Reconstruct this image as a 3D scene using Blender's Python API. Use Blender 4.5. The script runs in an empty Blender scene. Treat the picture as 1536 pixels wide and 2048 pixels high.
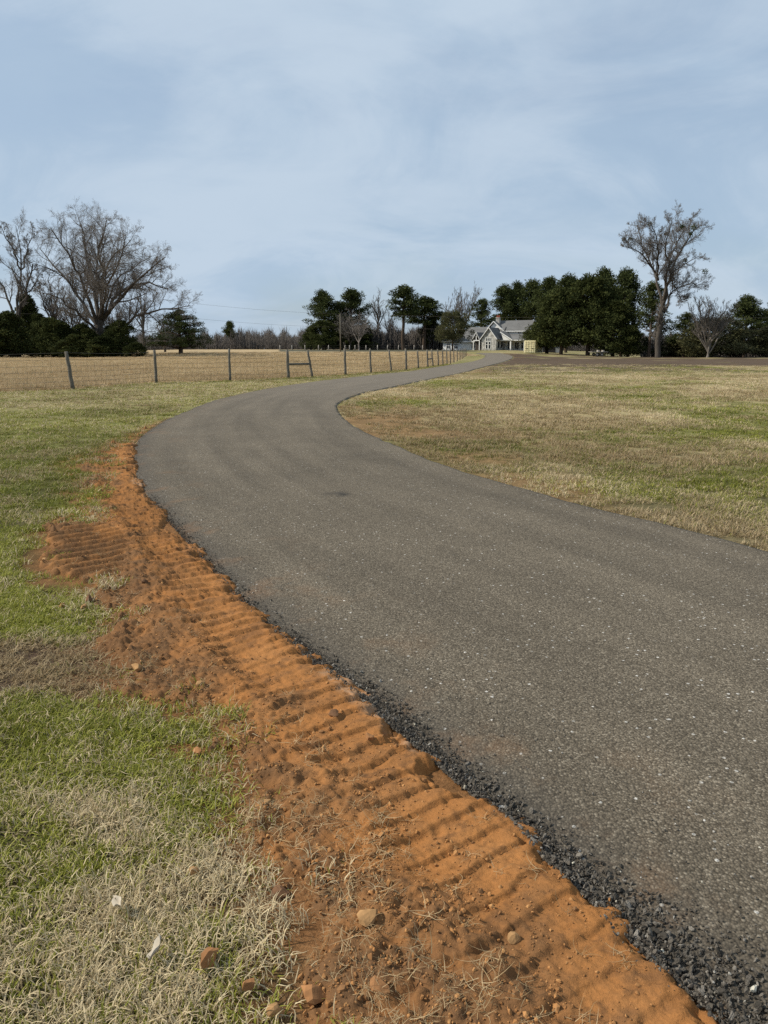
import bpy, bmesh, math, random
import numpy as np
from mathutils import Vector, Matrix

R = math.radians
random.seed(7)
rng = np.random.default_rng(7)
scene = bpy.context.scene
col = scene.collection

# ------------------------------------------------------------------ camera, sky, sun, exposure
F, H = 1480.0, 1.45                       # focal length in photo pixels, eye height in metres
PITCH = math.atan((1024 - 698) / F)       # looking slightly down
cam_d = bpy.data.cameras.new('camera')
cam = bpy.data.objects.new('camera', cam_d); col.objects.link(cam)
cam.location = (0, 0, H); cam.rotation_euler = (math.pi / 2 - PITCH, 0, 0)
cam_d.sensor_fit = 'VERTICAL'; cam_d.sensor_height = 24.0; cam_d.lens = 24.0 * F / 2048
cam_d.clip_start = 0.05; cam_d.clip_end = 6000
scene.camera = cam

SUN_EL, SUN_AZ = R(41), R(1)              # sun square to the left
sun_dir = Vector((-math.cos(SUN_EL) * math.cos(SUN_AZ), -math.cos(SUN_EL) * math.sin(SUN_AZ), math.sin(SUN_EL)))
sd = bpy.data.lights.new('sun', 'SUN'); sd.energy = 5.0; sd.angle = R(0.6); sd.color = (1.0, 0.925, 0.80)
so = bpy.data.objects.new('sun', sd); col.objects.link(so)
so.rotation_euler = sun_dir.to_track_quat('Z', 'Y').to_euler(); so.location = (-30, -10, 40)

world = bpy.data.worlds.new('World'); scene.world = world; world.use_nodes = True
wn = world.node_tree; wn.nodes.clear()
def wnode(t, **k):
    n = wn.nodes.new(t)
    for a, b in k.items(): setattr(n, a, b)
    return n
sky = wnode('ShaderNodeTexSky', sky_type='NISHITA', sun_disc=False, sun_elevation=SUN_EL,
            sun_rotation=math.atan2(sun_dir.x, sun_dir.y), air_density=1.0, dust_density=1.5, ozone_density=1.5)
tc = wnode('ShaderNodeTexCoord'); sep = wnode('ShaderNodeSeparateXYZ')
wn.links.new(tc.outputs['Generated'], sep.inputs[0])
zc = wnode('ShaderNodeMath', operation='MAXIMUM'); wn.links.new(sep.outputs['Z'], zc.inputs[0]); zc.inputs[1].default_value = 0.0
za = wnode('ShaderNodeMath', operation='ADD'); wn.links.new(zc.outputs[0], za.inputs[0]); za.inputs[1].default_value = 0.42
dx = wnode('ShaderNodeMath', operation='DIVIDE'); wn.links.new(sep.outputs['X'], dx.inputs[0]); wn.links.new(za.outputs[0], dx.inputs[1])
dy = wnode('ShaderNodeMath', operation='DIVIDE'); wn.links.new(sep.outputs['Y'], dy.inputs[0]); wn.links.new(za.outputs[0], dy.inputs[1])
cmb = wnode('ShaderNodeCombineXYZ'); wn.links.new(dx.outputs[0], cmb.inputs[0]); wn.links.new(dy.outputs[0], cmb.inputs[1])
def cloud(scale, detail, rough, dist, off, sx=1.0):
    mp = wnode('ShaderNodeMapping'); mp.inputs['Location'].default_value = off; mp.inputs['Rotation'].default_value = (0, 0, R(28)); mp.inputs['Scale'].default_value = (sx, 1, 1)
    wn.links.new(cmb.outputs[0], mp.inputs[0])
    n = wnode('ShaderNodeTexNoise'); n.inputs['Scale'].default_value = scale; n.inputs['Detail'].default_value = detail
    n.inputs['Roughness'].default_value = rough; n.inputs['Distortion'].default_value = dist
    wn.links.new(mp.outputs[0], n.inputs['Vector'])
    return n
c1 = cloud(1.5, 7, 0.52, 0.35, (3.1, 1.7, 0), 0.8)
c2 = cloud(3.8, 8, 0.55, 0.5, (7.7, 2.2, 0), 0.55)
mixn = wnode('ShaderNodeMath', operation='MULTIPLY_ADD'); wn.links.new(c2.outputs[0], mixn.inputs[0]); mixn.inputs[1].default_value = 0.45
cs = wnode('ShaderNodeMath', operation='MULTIPLY'); wn.links.new(c1.outputs[0], cs.inputs[0]); cs.inputs[1].default_value = 0.55
wn.links.new(cs.outputs[0], mixn.inputs[2])
veil = wnode('ShaderNodeMapRange', interpolation_type='SMOOTHSTEP')
veil.inputs['From Min'].default_value = 0.34; veil.inputs['From Max'].default_value = 0.60
veil.inputs['To Min'].default_value = 0.62; veil.inputs['To Max'].default_value = 0.99
wn.links.new(mixn.outputs[0], veil.inputs['Value'])
bg1 = wnode('ShaderNodeBackground'); wn.links.new(sky.outputs[0], bg1.inputs[0]); bg1.inputs[1].default_value = 0.125
bg2 = wnode('ShaderNodeBackground'); bg2.inputs[1].default_value = 1.0
c3 = cloud(2.8, 9, 0.60, 0.9, (1.3, 5.2, 0), 0.75)
cm = wnode('ShaderNodeMath', operation='MULTIPLY_ADD'); wn.links.new(c3.outputs[0], cm.inputs[0]); cm.inputs[1].default_value = 0.6; wn.links.new(cs.outputs[0], cm.inputs[2])
cr = wnode('ShaderNodeValToRGB'); cr.color_ramp.interpolation = 'EASE'
cr.color_ramp.elements[0].position = 0.47; cr.color_ramp.elements[0].color = (0.425, 0.552, 0.700, 1)
cr.color_ramp.elements[1].position = 0.66; cr.color_ramp.elements[1].color = (0.535, 0.645, 0.768, 1)
wn.links.new(cm.outputs[0], cr.inputs[0]); wn.links.new(cr.outputs[0], bg2.inputs[0])
ms = wnode('ShaderNodeMixShader'); wn.links.new(veil.outputs[0], ms.inputs[0]); wn.links.new(bg1.outputs[0], ms.inputs[1]); wn.links.new(bg2.outputs[0], ms.inputs[2])
wo = wnode('ShaderNodeOutputWorld'); wn.links.new(ms.outputs[0], wo.inputs[0])

vs = scene.view_settings
vs.view_transform = 'Standard'; vs.look = 'None'; vs.gamma = 1.0; vs.exposure = 0.0; vs.use_curve_mapping = False
scene.cycles.max_bounces = 5; scene.cycles.diffuse_bounces = 3; scene.cycles.glossy_bounces = 2
scene.cycles.transmission_bounces = 3; scene.cycles.use_denoising = False
scene.render.film_transparent = False

# ------------------------------------------------------------------ noise, terrain, projection helpers
def _hash(ix, iy, seed):
    h = (ix.astype(np.int64) * 374761393 + iy.astype(np.int64) * 668265263 + seed * 974634777) & 0xFFFFFFFF
    h = ((h ^ (h >> 13)) * 1274126177) & 0xFFFFFFFF
    h = h ^ (h >> 16)
    return (h & 0xFFFFFF) / float(0xFFFFFF)
def vnoise(x, y, seed=0):
    x = np.asarray(x, float); y = np.asarray(y, float)
    ix = np.floor(x); iy = np.floor(y); fx = x - ix; fy = y - iy
    fx = fx * fx * fx * (fx * (fx * 6 - 15) + 10); fy = fy * fy * fy * (fy * (fy * 6 - 15) + 10)
    a = _hash(ix, iy, seed); b = _hash(ix + 1, iy, seed); c = _hash(ix, iy + 1, seed); d = _hash(ix + 1, iy + 1, seed)
    return (a * (1 - fx) + b * fx) * (1 - fy) + (c * (1 - fx) + d * fx) * fy
def fbm(x, y, seed=0, oct=4, gain=0.5):
    s = 0; a = 1; t = 0
    for o in range(oct):
        s = s + a * vnoise(x * 2 ** o + 17.3 * o, y * 2 ** o - 9.1 * o, seed + o); t += a; a *= gain
    return s / t
def clods(x, y, size, seed, fill=0.75):
    """domed broken clods of about the given size, 0..1"""
    x = np.asarray(x, float) / size; y = np.asarray(y, float) / size; ix = np.floor(x); iy = np.floor(y); best = np.zeros_like(x)
    for ox in (-1, 0, 1):
        for oy in (-1, 0, 1):
            cx, cy = ix + ox, iy + oy
            px, py = cx + _hash(cx, cy, seed), cy + _hash(cx, cy, seed + 1); hgt = _hash(cx, cy, seed + 2); on = _hash(cx, cy, seed + 3) < fill
            r = 0.35 + 0.45 * _hash(cx, cy, seed + 4); an = 3.14 * _hash(cx, cy, seed + 5); el = 0.65 + 0.35 * _hash(cx, cy, seed + 6)
            u, v = (x - px) * np.cos(an) + (y - py) * np.sin(an), (-(x - px) * np.sin(an) + (y - py) * np.cos(an)) / el
            q = np.maximum(np.maximum(np.abs(u), np.abs(v)) * 0.8, 0) * 0.55 + np.hypot(u, v) * 0.55
            best = np.maximum(best, np.where(on, (0.3 + 0.7 * hgt) * np.clip(1 - (q / r) ** 2.2, 0, 1) ** 0.6, 0))
    return best
def sstep(a, b, x):
    t = np.clip((np.asarray(x, float) - a) / (b - a), 0, 1); return t * t * (3 - 2 * t)
def terrain(x, y):
    x = np.asarray(x, float); y = np.asarray(y, float)
    d = np.maximum(y, 1.0); q = x / d
    win = sstep(-0.46, -0.24, q) * (1 - sstep(0.15, 0.34, q))
    rise = 1.25 * sstep(75, 230, d) * win
    drop = -1.2 * sstep(132, 200, d) * sstep(0.26, 0.40, q)
    far = 2.0 * sstep(300, 700, np.hypot(x, y))
    und = (fbm(x / 5.0, y / 5.0, 40, 2) - 0.5) * 0.05 * sstep(3, 9, d)
    return rise + drop + far * 0 + und
_c, _s = math.cos(PITCH), math.sin(PITCH)
def ray(px, py):
    u = (px - 768) / F; v = -(py - 1024) / F
    return np.array([u, _c + v * _s, -_s + v * _c])
def at(px, py):
    d = ray(px, py); z = 0.0
    for _ in range(60):
        if d[2] >= -1e-5: return np.array([d[0], d[1], 0]) * 300
        t = (z - H) / d[2]; t = min(t, 420)
        z = 0.6 * z + 0.4 * float(terrain(d[0] * t, d[1] * t))
    return np.array([d[0] * t, d[1] * t, float(terrain(d[0] * t, d[1] * t))])
def at_depth(px, py, D):
    d = ray(px, py); t = D / d[1]
    return np.array([d[0] * t, D, H + d[2] * t])

# ------------------------------------------------------------------ object helpers
def mesh_np(name, V, Fc, mat=None, smooth=False, attrs=None):
    me = bpy.data.meshes.new(name)
    V = np.asarray(V, np.float32)
    if isinstance(Fc, np.ndarray):
        n, k = Fc.shape
        me.vertices.add(len(V)); me.vertices.foreach_set('co', V.ravel())
        me.loops.add(n * k); me.loops.foreach_set('vertex_index', Fc.astype(np.int32).ravel())
        me.polygons.add(n); me.polygons.foreach_set('loop_start', np.arange(0, n * k, k, dtype=np.int32))
        me.polygons.foreach_set('loop_total', np.full(n, k, np.int32))
        me.update(calc_edges=True); me.validate()
    else:
        me.from_pydata([tuple(map(float, v)) for v in V], [], [tuple(f) for f in Fc]); me.update()
    if smooth: me.polygons.foreach_set('use_smooth', np.ones(len(me.polygons), bool))
    if attrs:
        for k, a in attrs.items():
            a = np.asarray(a, np.float32)
            if a.ndim == 2:
                at_ = me.attributes.new(k, 'FLOAT_COLOR', 'POINT')
                if a.shape[1] == 3: a = np.hstack([a, np.ones((len(a), 1), np.float32)])
                at_.data.foreach_set('color', a.ravel())
            else:
                at_ = me.attributes.new(k, 'FLOAT', 'POINT'); at_.data.foreach_set('value', a)
    if mat: me.materials.append(mat)
    return me
def obj(name, me, parent=None, loc=None, label=None, cat=None, group=None, kind=None):
    o = bpy.data.objects.new(name, me); col.objects.link(o)
    if parent: o.parent = parent
    if loc is not None: o.location = loc
    if label: o['label'] = label
    if cat: o['category'] = cat
    if group: o['group'] = group
    if kind: o['kind'] = kind
    return o
def thing(name, label, cat, loc=(0, 0, 0), rz=0, group=None, scale=None):
    o = obj(name, None, None, loc, label, cat, group); o.rotation_euler = (0, 0, rz)
    o.empty_display_size = 0.2
    if scale is not None: o.scale = scale
    return o
class MB:
    """collects simple solids into one mesh"""
    def __init__(s): s.V = []; s.Fc = []
    def add(s, V, Fc):
        n = len(s.V); s.V += [tuple(v) for v in V]; s.Fc += [tuple(i + n for i in f) for f in Fc]; return s
    def box(s, x0, x1, y0, y1, z0, z1):
        V = [(x0, y0, z0), (x1, y0, z0), (x1, y1, z0), (x0, y1, z0), (x0, y0, z1), (x1, y0, z1), (x1, y1, z1), (x0, y1, z1)]
        return s.add(V, [(0, 3, 2, 1), (4, 5, 6, 7), (0, 1, 5, 4), (1, 2, 6, 5), (2, 3, 7, 6), (3, 0, 4, 7)])
    def prism(s, poly, d):                       # polygon (list of 3d points) pushed along vector d
        n = len(poly); d = np.array(d, float); P = [np.array(p, float) for p in poly]
        V = P + [p + d for p in P]
        return s.add(V, [tuple(range(n))[::-1], tuple(range(n, 2 * n))] + [(i, (i + 1) % n, n + (i + 1) % n, n + i) for i in range(n)])
    def tube(s, pts, rad, k=6, caps=True):
        V, Fc = tube_geo(np.array(pts, float), rad, k); s.add(V, [tuple(f) for f in Fc])
        if caps:
            n = len(s.V) - len(V); s.Fc.append(tuple(range(n, n + k))[::-1]); s.Fc.append(tuple(range(len(s.V) - k, len(s.V))))
        return s
    def mesh(s, name, mat, smooth=False): return mesh_np(name, s.V, s.Fc, mat, smooth)
def tube_geo(P, rad, k):
    n = len(P); rad = np.broadcast_to(np.asarray(rad, float), (n,))
    Tn = np.gradient(P, axis=0); Tn /= np.linalg.norm(Tn, axis=1, keepdims=True) + 1e-9
    up = np.where(np.abs(Tn[:, 2:3]) < 0.92, np.array([[0, 0, 1.0]]), np.array([[1.0, 0, 0]]))
    if n > 1: up = np.repeat(up[:1], n, 0) if abs(Tn[:, 2]).max() < 0.97 or abs(Tn[:, 2]).min() > 0.7 else up
    A = np.cross(Tn, up); A /= np.linalg.norm(A, axis=1, keepdims=True) + 1e-9
    B = np.cross(Tn, A)
    th = np.arange(k) * 2 * math.pi / k
    V = P[:, None] + rad[:, None, None] * (np.cos(th)[None, :, None] * A[:, None] + np.sin(th)[None, :, None] * B[:, None])
    V = V.reshape(-1, 3)
    i, j = np.meshgrid(np.arange(n - 1), np.arange(k), indexing='ij'); i = i.ravel(); j = j.ravel(); j2 = (j + 1) % k
    return V, np.stack([i * k + j, i * k + j2, (i + 1) * k + j2, (i + 1) * k + j], 1)

# ------------------------------------------------------------------ materials
class Mat:
    def __init__(s, name, rough=0.9, spec=0.2):
        s.m = bpy.data.materials.new(name); s.m.use_nodes = True; s.t = s.m.node_tree
        s.b = s.t.nodes['Principled BSDF']; s.out = s.t.nodes['Material Output']
        s.b.inputs['Roughness'].default_value = rough; s.b.inputs['Specular IOR Level'].default_value = spec
    def n(s, t, **k):
        n = s.t.nodes.new(t)
        for a, b in k.items():
            if a in n.inputs.keys() if isinstance(a, str) else False: n.inputs[a].default_value = b
            else: setattr(n, a, b)
        return n
    def l(s, a, b): s.t.links.new(a, b)
    def coord(s, kind='Object', scale=(1, 1, 1)):
        tc = s.n('ShaderNodeTexCoord'); mp = s.n('ShaderNodeMapping'); mp.inputs['Scale'].default_value = scale
        s.l(tc.outputs[kind], mp.inputs[0]); return mp.outputs[0]
    def noise(s, vec, scale, detail=4, rough=0.55, out=0, dist=0):
        n = s.n('ShaderNodeTexNoise'); n.inputs['Scale'].default_value = scale; n.inputs['Detail'].default_value = detail
        n.inputs['Roughness'].default_value = rough; n.inputs['Distortion'].default_value = dist
        if vec is not None: s.l(vec, n.inputs['Vector'])
        return n.outputs[out]
    def vor(s, vec, scale, out='Color', feature='F1'):
        n = s.n('ShaderNodeTexVoronoi', feature=feature); n.inputs['Scale'].default_value = scale
        if vec is not None: s.l(vec, n.inputs['Vector'])
        return n.outputs[out]
    def ramp(s, fac, stops, interp='LINEAR'):
        n = s.n('ShaderNodeValToRGB'); n.color_ramp.interpolation = interp
        e = n.color_ramp.elements
        while len(e) < len(stops): e.new(0.5)
        for i, (p, c) in enumerate(stops):
            e[i].position = p; e[i].color = (*c, 1) if not isinstance(c, (int, float)) else (c, c, c, 1)
        s.l(fac, n.inputs[0]); return n.outputs[0]
    def mix(s, fac, a, b, mode='MIX'):
        n = s.n('ShaderNodeMix', data_type='RGBA', blend_type=mode)
        for v, i in ((fac, 0), (a, 6), (b, 7)):
            if isinstance(v, (int, float)): n.inputs[i].default_value = v if i == 0 else (v, v, v, 1)
            elif isinstance(v, tuple): n.inputs[i].default_value = (*v, 1)
            else: s.l(v, n.inputs[i])
        return n.outputs[2]
    def math(s, op, a, b=0.0, c=0.0):
        n = s.n('ShaderNodeMath', operation=op)
        for i, v in enumerate((a, b, c)):
            if isinstance(v, (int, float)): n.inputs[i].default_value = v
            else: s.l(v, n.inputs[i])
        return n.outputs[0]
    def mr(s, v, a, b, c=0.0, d=1.0):
        n = s.n('ShaderNodeMapRange', interpolation_type='SMOOTHSTEP')
        for k, x in zip(('From Min', 'From Max', 'To Min', 'To Max'), (a, b, c, d)): n.inputs[k].default_value = x
        s.l(v, n.inputs['Value']); return n.outputs[0]
    def attr(s, name, out='Fac', typ='GEOMETRY'):
        n = s.n('ShaderNodeAttribute', attribute_name=name, attribute_type=typ); return n.outputs[out]
    def base(s, c):
        if isinstance(c, tuple): s.b.inputs['Base Color'].default_value = (*c, 1)
        else: s.l(c, s.b.inputs['Base Color'])
        return s
    def bump(s, h, strength=0.5, dist=0.01):
        n = s.n('ShaderNodeBump'); n.inputs['Strength'].default_value = strength; n.inputs['Distance'].default_value = dist
        s.l(h, n.inputs['Height']); s.l(n.outputs[0], s.b.inputs['Normal']); return s
def simple(name, c, var=0.25, scale=6, rough=0.85, spec=0.2, stretch=(1, 1, 1), bump=0.0):
    M = Mat(name, rough, spec); v = M.coord('Object', stretch)
    nz = M.noise(v, scale, 5, 0.6)
    lo = tuple(x * (1 - var) for x in c); hi = tuple(min(x * (1 + var), 0.95) for x in c)
    M.base(M.ramp(nz, [(0.3, lo), (0.7, hi)]))
    if bump: M.bump(nz, bump, 0.02)
    return M.m

# ground sheet: colour of the surface comes from the 'tint' attribute, grain from noise
M = Mat('ground_surface', 0.95, 0.08); g = M.coord('Object')
n1 = M.noise(g, 9, 6, 0.65); n2 = M.noise(g, 60, 4, 0.7); n3 = M.noise(g, 1.3, 5, 0.6)
c = M.mix(1.0, M.attr('tint', 'Color'), M.ramp(n1, [(0.25, 0.55), (0.75, 1.4)]), 'MULTIPLY')
c = M.mix(1.0, c, M.ramp(n2, [(0.25, 0.6), (0.75, 1.35)]), 'MULTIPLY')
c = M.mix(1.0, c, M.ramp(n3, [(0.3, 0.8), (0.7, 1.18)]), 'MULTIPLY')
M.base(c).bump(n2, 0.6, 0.02); m_ground = M.m

# asphalt
M = Mat('asphalt', 0.9, 0.16); g = M.coord('Object')
cell = M.n('ShaderNodeTexVoronoi'); cell.inputs['Scale'].default_value = 140; M.l(g, cell.inputs['Vector'])
cell2 = M.n('ShaderNodeTexVoronoi'); cell2.inputs['Scale'].default_value = 62; M.l(g, cell2.inputs['Vector'])
sp = M.n('ShaderNodeSeparateColor'); M.l(cell.outputs['Color'], sp.inputs[0])
sp2 = M.n('ShaderNodeSeparateColor'); M.l(cell2.outputs['Color'], sp2.inputs[0])
stone = M.ramp(sp.outputs[0], [(0.0, (0.083, 0.068, 0.048)), (0.45, (0.141, 0.117, 0.084)), (0.86, (0.187, 0.156, 0.113)), (0.97, (0.28, 0.24, 0.18))])
chip = M.math('GREATER_THAN', sp2.outputs[1], 0.977)
inner = M.math('LESS_THAN', cell2.outputs['Distance'], 0.40)
stone = M.mix(M.math('MULTIPLY', chip, inner), stone, M.ramp(sp2.outputs[2], [(0.0, (0.30, 0.28, 0.24)), (1.0, (0.66, 0.63, 0.57))]))
gap = M.mr(cell.outputs['Distance'], 0.25, 0.75, 1.0, 0.55)
stone = M.mix(1.0, stone, gap, 'MULTIPLY')
ac, al = M.attr('across'), M.attr('along')
cv = M.n('ShaderNodeCombineXYZ'); M.l(M.math('MULTIPLY', ac, 9.0), cv.inputs[0]); M.l(M.math('MULTIPLY', al, 0.16), cv.inputs[1])
strk = M.noise(cv.outputs[0], 1.0, 4, 0.55)
blot = M.noise(g, 0.9, 5, 0.6)
stone = M.mix(1.0, stone, M.ramp(strk, [(0.3, 0.82), (0.7, 1.20)]), 'MULTIPLY')
stone = M.mix(1.0, stone, M.ramp(blot, [(0.3, 0.88), (0.7, 1.10)]), 'MULTIPLY')
graze_lift = M.mr(al, 6.0, 45.0, 0.0, 0.45)  # paler far down the drive: grazing reflection painted into the colour
stone = M.mix(graze_lift, stone, (0.200, 0.172, 0.138))
stone = M.mix(M.mr(ac, 0.0, 0.10, 0.55, 0.0), stone, (0.045, 0.042, 0.038))
dirtm = M.math('MULTIPLY', M.mr(ac, 0.02, 0.26, 0.26, 0.0), M.mr(M.noise(g, 2.3, 6, 0.65), 0.50, 0.72))
stone = M.mix(dirtm, stone, (0.26, 0.135, 0.06))
stone = M.mix(M.attr('scuff'), stone, (0.022, 0.021, 0.020))
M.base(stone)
hb = M.math('ADD', M.math('MULTIPLY', cell.outputs['Distance'], -0.6), M.math('MULTIPLY', cell2.outputs['Distance'], -0.4))
M.bump(hb, 0.75, 0.006); m_asphalt = M.m

# loose stones at the road edge
M = Mat('bitumen_stone', 0.9, 0.1); rn = M.attr('tone', 'Fac', 'INSTANCER')
M.base(M.ramp(rn, [(0.0, (0.048, 0.043, 0.036)), (0.70, (0.132, 0.117, 0.097)), (0.86, (0.22, 0.20, 0.17)), (0.94, (0.42, 0.40, 0.36)), (1.0, (0.62, 0.58, 0.46))]))
M.bump(M.noise(M.coord('Object'), 3.0, 4), 0.5, 0.1); m_gravel = M.m

# red clay
M = Mat('red_clay', 0.95, 0.08); g = M.coord('Object')
tone = M.attr('tone'); n1 = M.noise(g, 14, 6, 0.65); n2 = M.noise(g, 130, 5, 0.75); n3 = M.noise(g, 3, 4, 0.6)
c = M.mix(tone, (0.318, 0.140, 0.046), (0.152, 0.083, 0.040))
c = M.mix(M.mr(n3, 0.45, 0.7, 0.0, 0.40), c, (0.385, 0.182, 0.066))
c = M.mix(M.mr(n1, 0.50, 0.68, 0.0, 0.65), c, (0.118, 0.062, 0.030))
c = M.mix(M.mr(M.noise(g, 5.5, 5, 0.6), 0.55, 0.68, 0.0, 0.45), c, (0.105, 0.060, 0.034))
c = M.mix(1.0, c, M.ramp(n2, [(0.25, 0.78), (0.75, 1.18)]), 'MULTIPLY')
c = M.mix(M.math('MULTIPLY', M.attr('pale'), M.mr(n1, 0.42, 0.62, 0.0, 0.8)), c, (0.46, 0.31, 0.20))
M.base(c)
M.bump(M.math('ADD', M.math('MULTIPLY', n2, 0.5), n1), 0.7, 0.012); m_clay = M.m
M = Mat('clay_crumb', 0.95, 0.08); rn = M.attr('tone', 'Fac', 'INSTANCER')
M.base(M.ramp(rn, [(0.0, (0.20, 0.105, 0.048)), (0.5, (0.33, 0.160, 0.060)), (1.0, (0.44, 0.235, 0.095))]))
m_crumb = M.m

# grass: blade tone 'bl' on the tuft, dryness of the place on the instance
def grass_mat(name, dry_cols, green_cols, trans=0.25):
    M = Mat(name, 0.6, 0.18)
    bl, b2 = M.attr('bl'), M.attr('b2'); dry = M.attr('dry', 'Fac', 'INSTANCER'); hue = M.attr('hue', 'Fac', 'INSTANCER')
    isdry = M.math('LESS_THAN', bl, dry)
    h2 = M.math('MULTIPLY_ADD', b2, 0.55, M.math('MULTIPLY', hue, 0.45))
    c = M.mix(isdry, M.ramp(h2, [(0.0, green_cols[0]), (1.0, green_cols[1])]), M.ramp(h2, [(0.0, dry_cols[0]), (1.0, dry_cols[1])]))
    M.base(c)
    tr = M.n('ShaderNodeBsdfTranslucent'); M.l(c, tr.inputs[0]); mx = M.n('ShaderNodeMixShader'); mx.inputs[0].default_value = trans
    M.l(M.b.outputs[0], mx.inputs[1]); M.l(tr.outputs[0], mx.inputs[2]); M.l(mx.outputs[0], M.out.inputs[0])
    return M.m
m_grass = grass_mat('lawn_blades', ((0.25, 0.175, 0.085), (0.66, 0.550, 0.345)), ((0.092, 0.106, 0.015), (0.325, 0.325, 0.055)))
m_hay = grass_mat('hay_blades', ((0.29, 0.205, 0.110), (0.60, 0.465, 0.275)), ((0.10, 0.11, 0.03), (0.2, 0.2, 0.06)))
m_straw = grass_mat('loose_straw', ((0.30, 0.20, 0.09), (0.56, 0.44, 0.26)), ((0.3, 0.2, 0.1), (0.5, 0.4, 0.25)))

m_rock = simple('ochre_rock', (0.30, 0.145, 0.060), 0.35, 9, 0.9, 0.15, bump=0.5)
m_rock2 = simple('buff_rock', (0.34, 0.195, 0.085), 0.25, 11, 0.9, 0.15, bump=0.5)
m_rock3 = simple('brown_rock', (0.150, 0.080, 0.042), 0.35, 9, 0.9, 0.15, bump=0.6)
m_leaf_pale = simple('dead_leaf', (0.44, 0.385, 0.30), 0.2, 20)
M = Mat('weathered_post', 0.95, 0.08); v = M.coord('Object', (14, 14, 0.9)); nz = M.noise(v, 2.2, 6, 0.7)
M.base(M.ramp(nz, [(0.3, (0.075, 0.066, 0.054)), (0.55, (0.17, 0.155, 0.125)), (0.75, (0.27, 0.25, 0.21))])); M.bump(nz, 0.8, 0.02); m_post = M.m
m_wire = simple('galvanised_wire', (0.085, 0.075, 0.065), 0.2, 3, 0.6, 0.4)
def bark(name, lo, hi):
    M = Mat(name, 0.95, 0.06); v = M.coord('Object', (3, 3, 0.6)); nz = M.noise(v, 3.0, 5, 0.65)
    M.base(M.ramp(nz, [(0.3, lo), (0.7, hi)])); M.bump(nz, 0.9, 0.05); return M.m
m_bark = bark('oak_bark', (0.042, 0.036, 0.030), (0.108, 0.094, 0.079))
m_twig = bark('bare_twigs', (0.115, 0.102, 0.090), (0.22, 0.198, 0.176))
m_twigp = bark('pale_twigs', (0.150, 0.128, 0.112), (0.29, 0.255, 0.225))
m_pbark = bark('pine_bark', (0.045, 0.034, 0.026), (0.115, 0.085, 0.063))
def foliage(name, lo, hi):
    M = Mat(name, 0.8, 0.06)
    c = M.ramp(M.attr('lf'), [(0.0, lo), (1.0, hi)])
    M.base(c)
    tr = M.n('ShaderNodeBsdfTranslucent'); M.l(c, tr.inputs[0]); mx = M.n('ShaderNodeMixShader'); mx.inputs[0].default_value = 0.15
    M.l(M.b.outputs[0], mx.inputs[1]); M.l(tr.outputs[0], mx.inputs[2]); M.l(mx.outputs[0], M.out.inputs[0])
    return M.m
m_pine = foliage('pine_needles', (0.022, 0.031, 0.011), (0.085, 0.100, 0.034))
m_cedar = foliage('cedar_sprays', (0.016, 0.024, 0.009), (0.082, 0.092, 0.028))
m_cedar2 = foliage('olive_cedar_sprays', (0.042, 0.044, 0.021), (0.125, 0.122, 0.056))
m_brush = foliage('brush_twigs', (0.060, 0.053, 0.047), (0.135, 0.120, 0.107))

m_white = simple('white_paint', (0.70, 0.70, 0.68), 0.06, 2, 0.7)
M = Mat('grey_shingles', 0.95, 0.08); v = M.coord('Object'); bk = M.n('ShaderNodeTexBrick'); M.l(v, bk.inputs['Vector']); bk.inputs['Scale'].default_value = 2.5
bk.inputs['Color1'].default_value = (0.125, 0.125, 0.122, 1); bk.inputs['Color2'].default_value = (0.175, 0.175, 0.17, 1); bk.inputs['Mortar'].default_value = (0.10, 0.10, 0.10, 1)
bk.inputs['Mortar Size'].default_value = 0.02; M.base(M.mix(0.35, bk.outputs[0], M.ramp(M.noise(v, 0.7, 4), [(0.3, 0.11), (0.7, 0.2)]))); m_roof = M.m
M = Mat('field_stone', 0.95, 0.1); v = M.coord('Object'); vr = M.n('ShaderNodeTexVoronoi'); vr.inputs['Scale'].default_value = 2.6; M.l(v, vr.inputs['Vector'])
sc_ = M.n('ShaderNodeSeparateColor'); M.l(vr.outputs['Color'], sc_.inputs[0])
ed = M.n('ShaderNodeTexVoronoi', feature='DISTANCE_TO_EDGE'); ed.inputs['Scale'].default_value = 2.6; M.l(v, ed.inputs['Vector'])
c = M.ramp(sc_.outputs[0], [(0.0, (0.22, 0.215, 0.20)), (0.5, (0.40, 0.39, 0.365)), (1.0, (0.58, 0.565, 0.53))])
M.base(M.mix(M.mr(ed.outputs['Distance'], 0.01, 0.06, 0.6, 0.0), c, (0.40, 0.38, 0.34))); m_stone = M.m
m_siding = simple('pale_siding', (0.66, 0.65, 0.61), 0.08, 2, 0.8)
m_glass = Mat('dark_window_glass', 0.08, 0.5).base((0.018, 0.022, 0.026)).m
m_porch_shade = simple('porch_recess_shade', (0.06, 0.05, 0.045), 0.2, 4)  # near-black colour standing in for the shade of the entry recess
m_pot = simple('red_clay_pot', (0.33, 0.085, 0.05), 0.15, 5)
m_cream = simple('cream_steel', (0.70, 0.64, 0.40), 0.10, 3, 0.55, 0.3)
m_creamd = simple('rust_streaked_steel', (0.60, 0.52, 0.31), 0.25, 6, 0.7, 0.2)
m_rod = simple('lock_rod_steel', (0.42, 0.36, 0.20), 0.2, 6, 0.5, 0.4)
m_shed = simple('grey_shed_steel', (0.30, 0.31, 0.33), 0.1, 2, 0.6)
m_pale = simple('weathered_boards', (0.42, 0.38, 0.33), 0.2, 6)
m_dark = simple('dark_steel', (0.035, 0.033, 0.032), 0.2, 5, 0.6)

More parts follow.
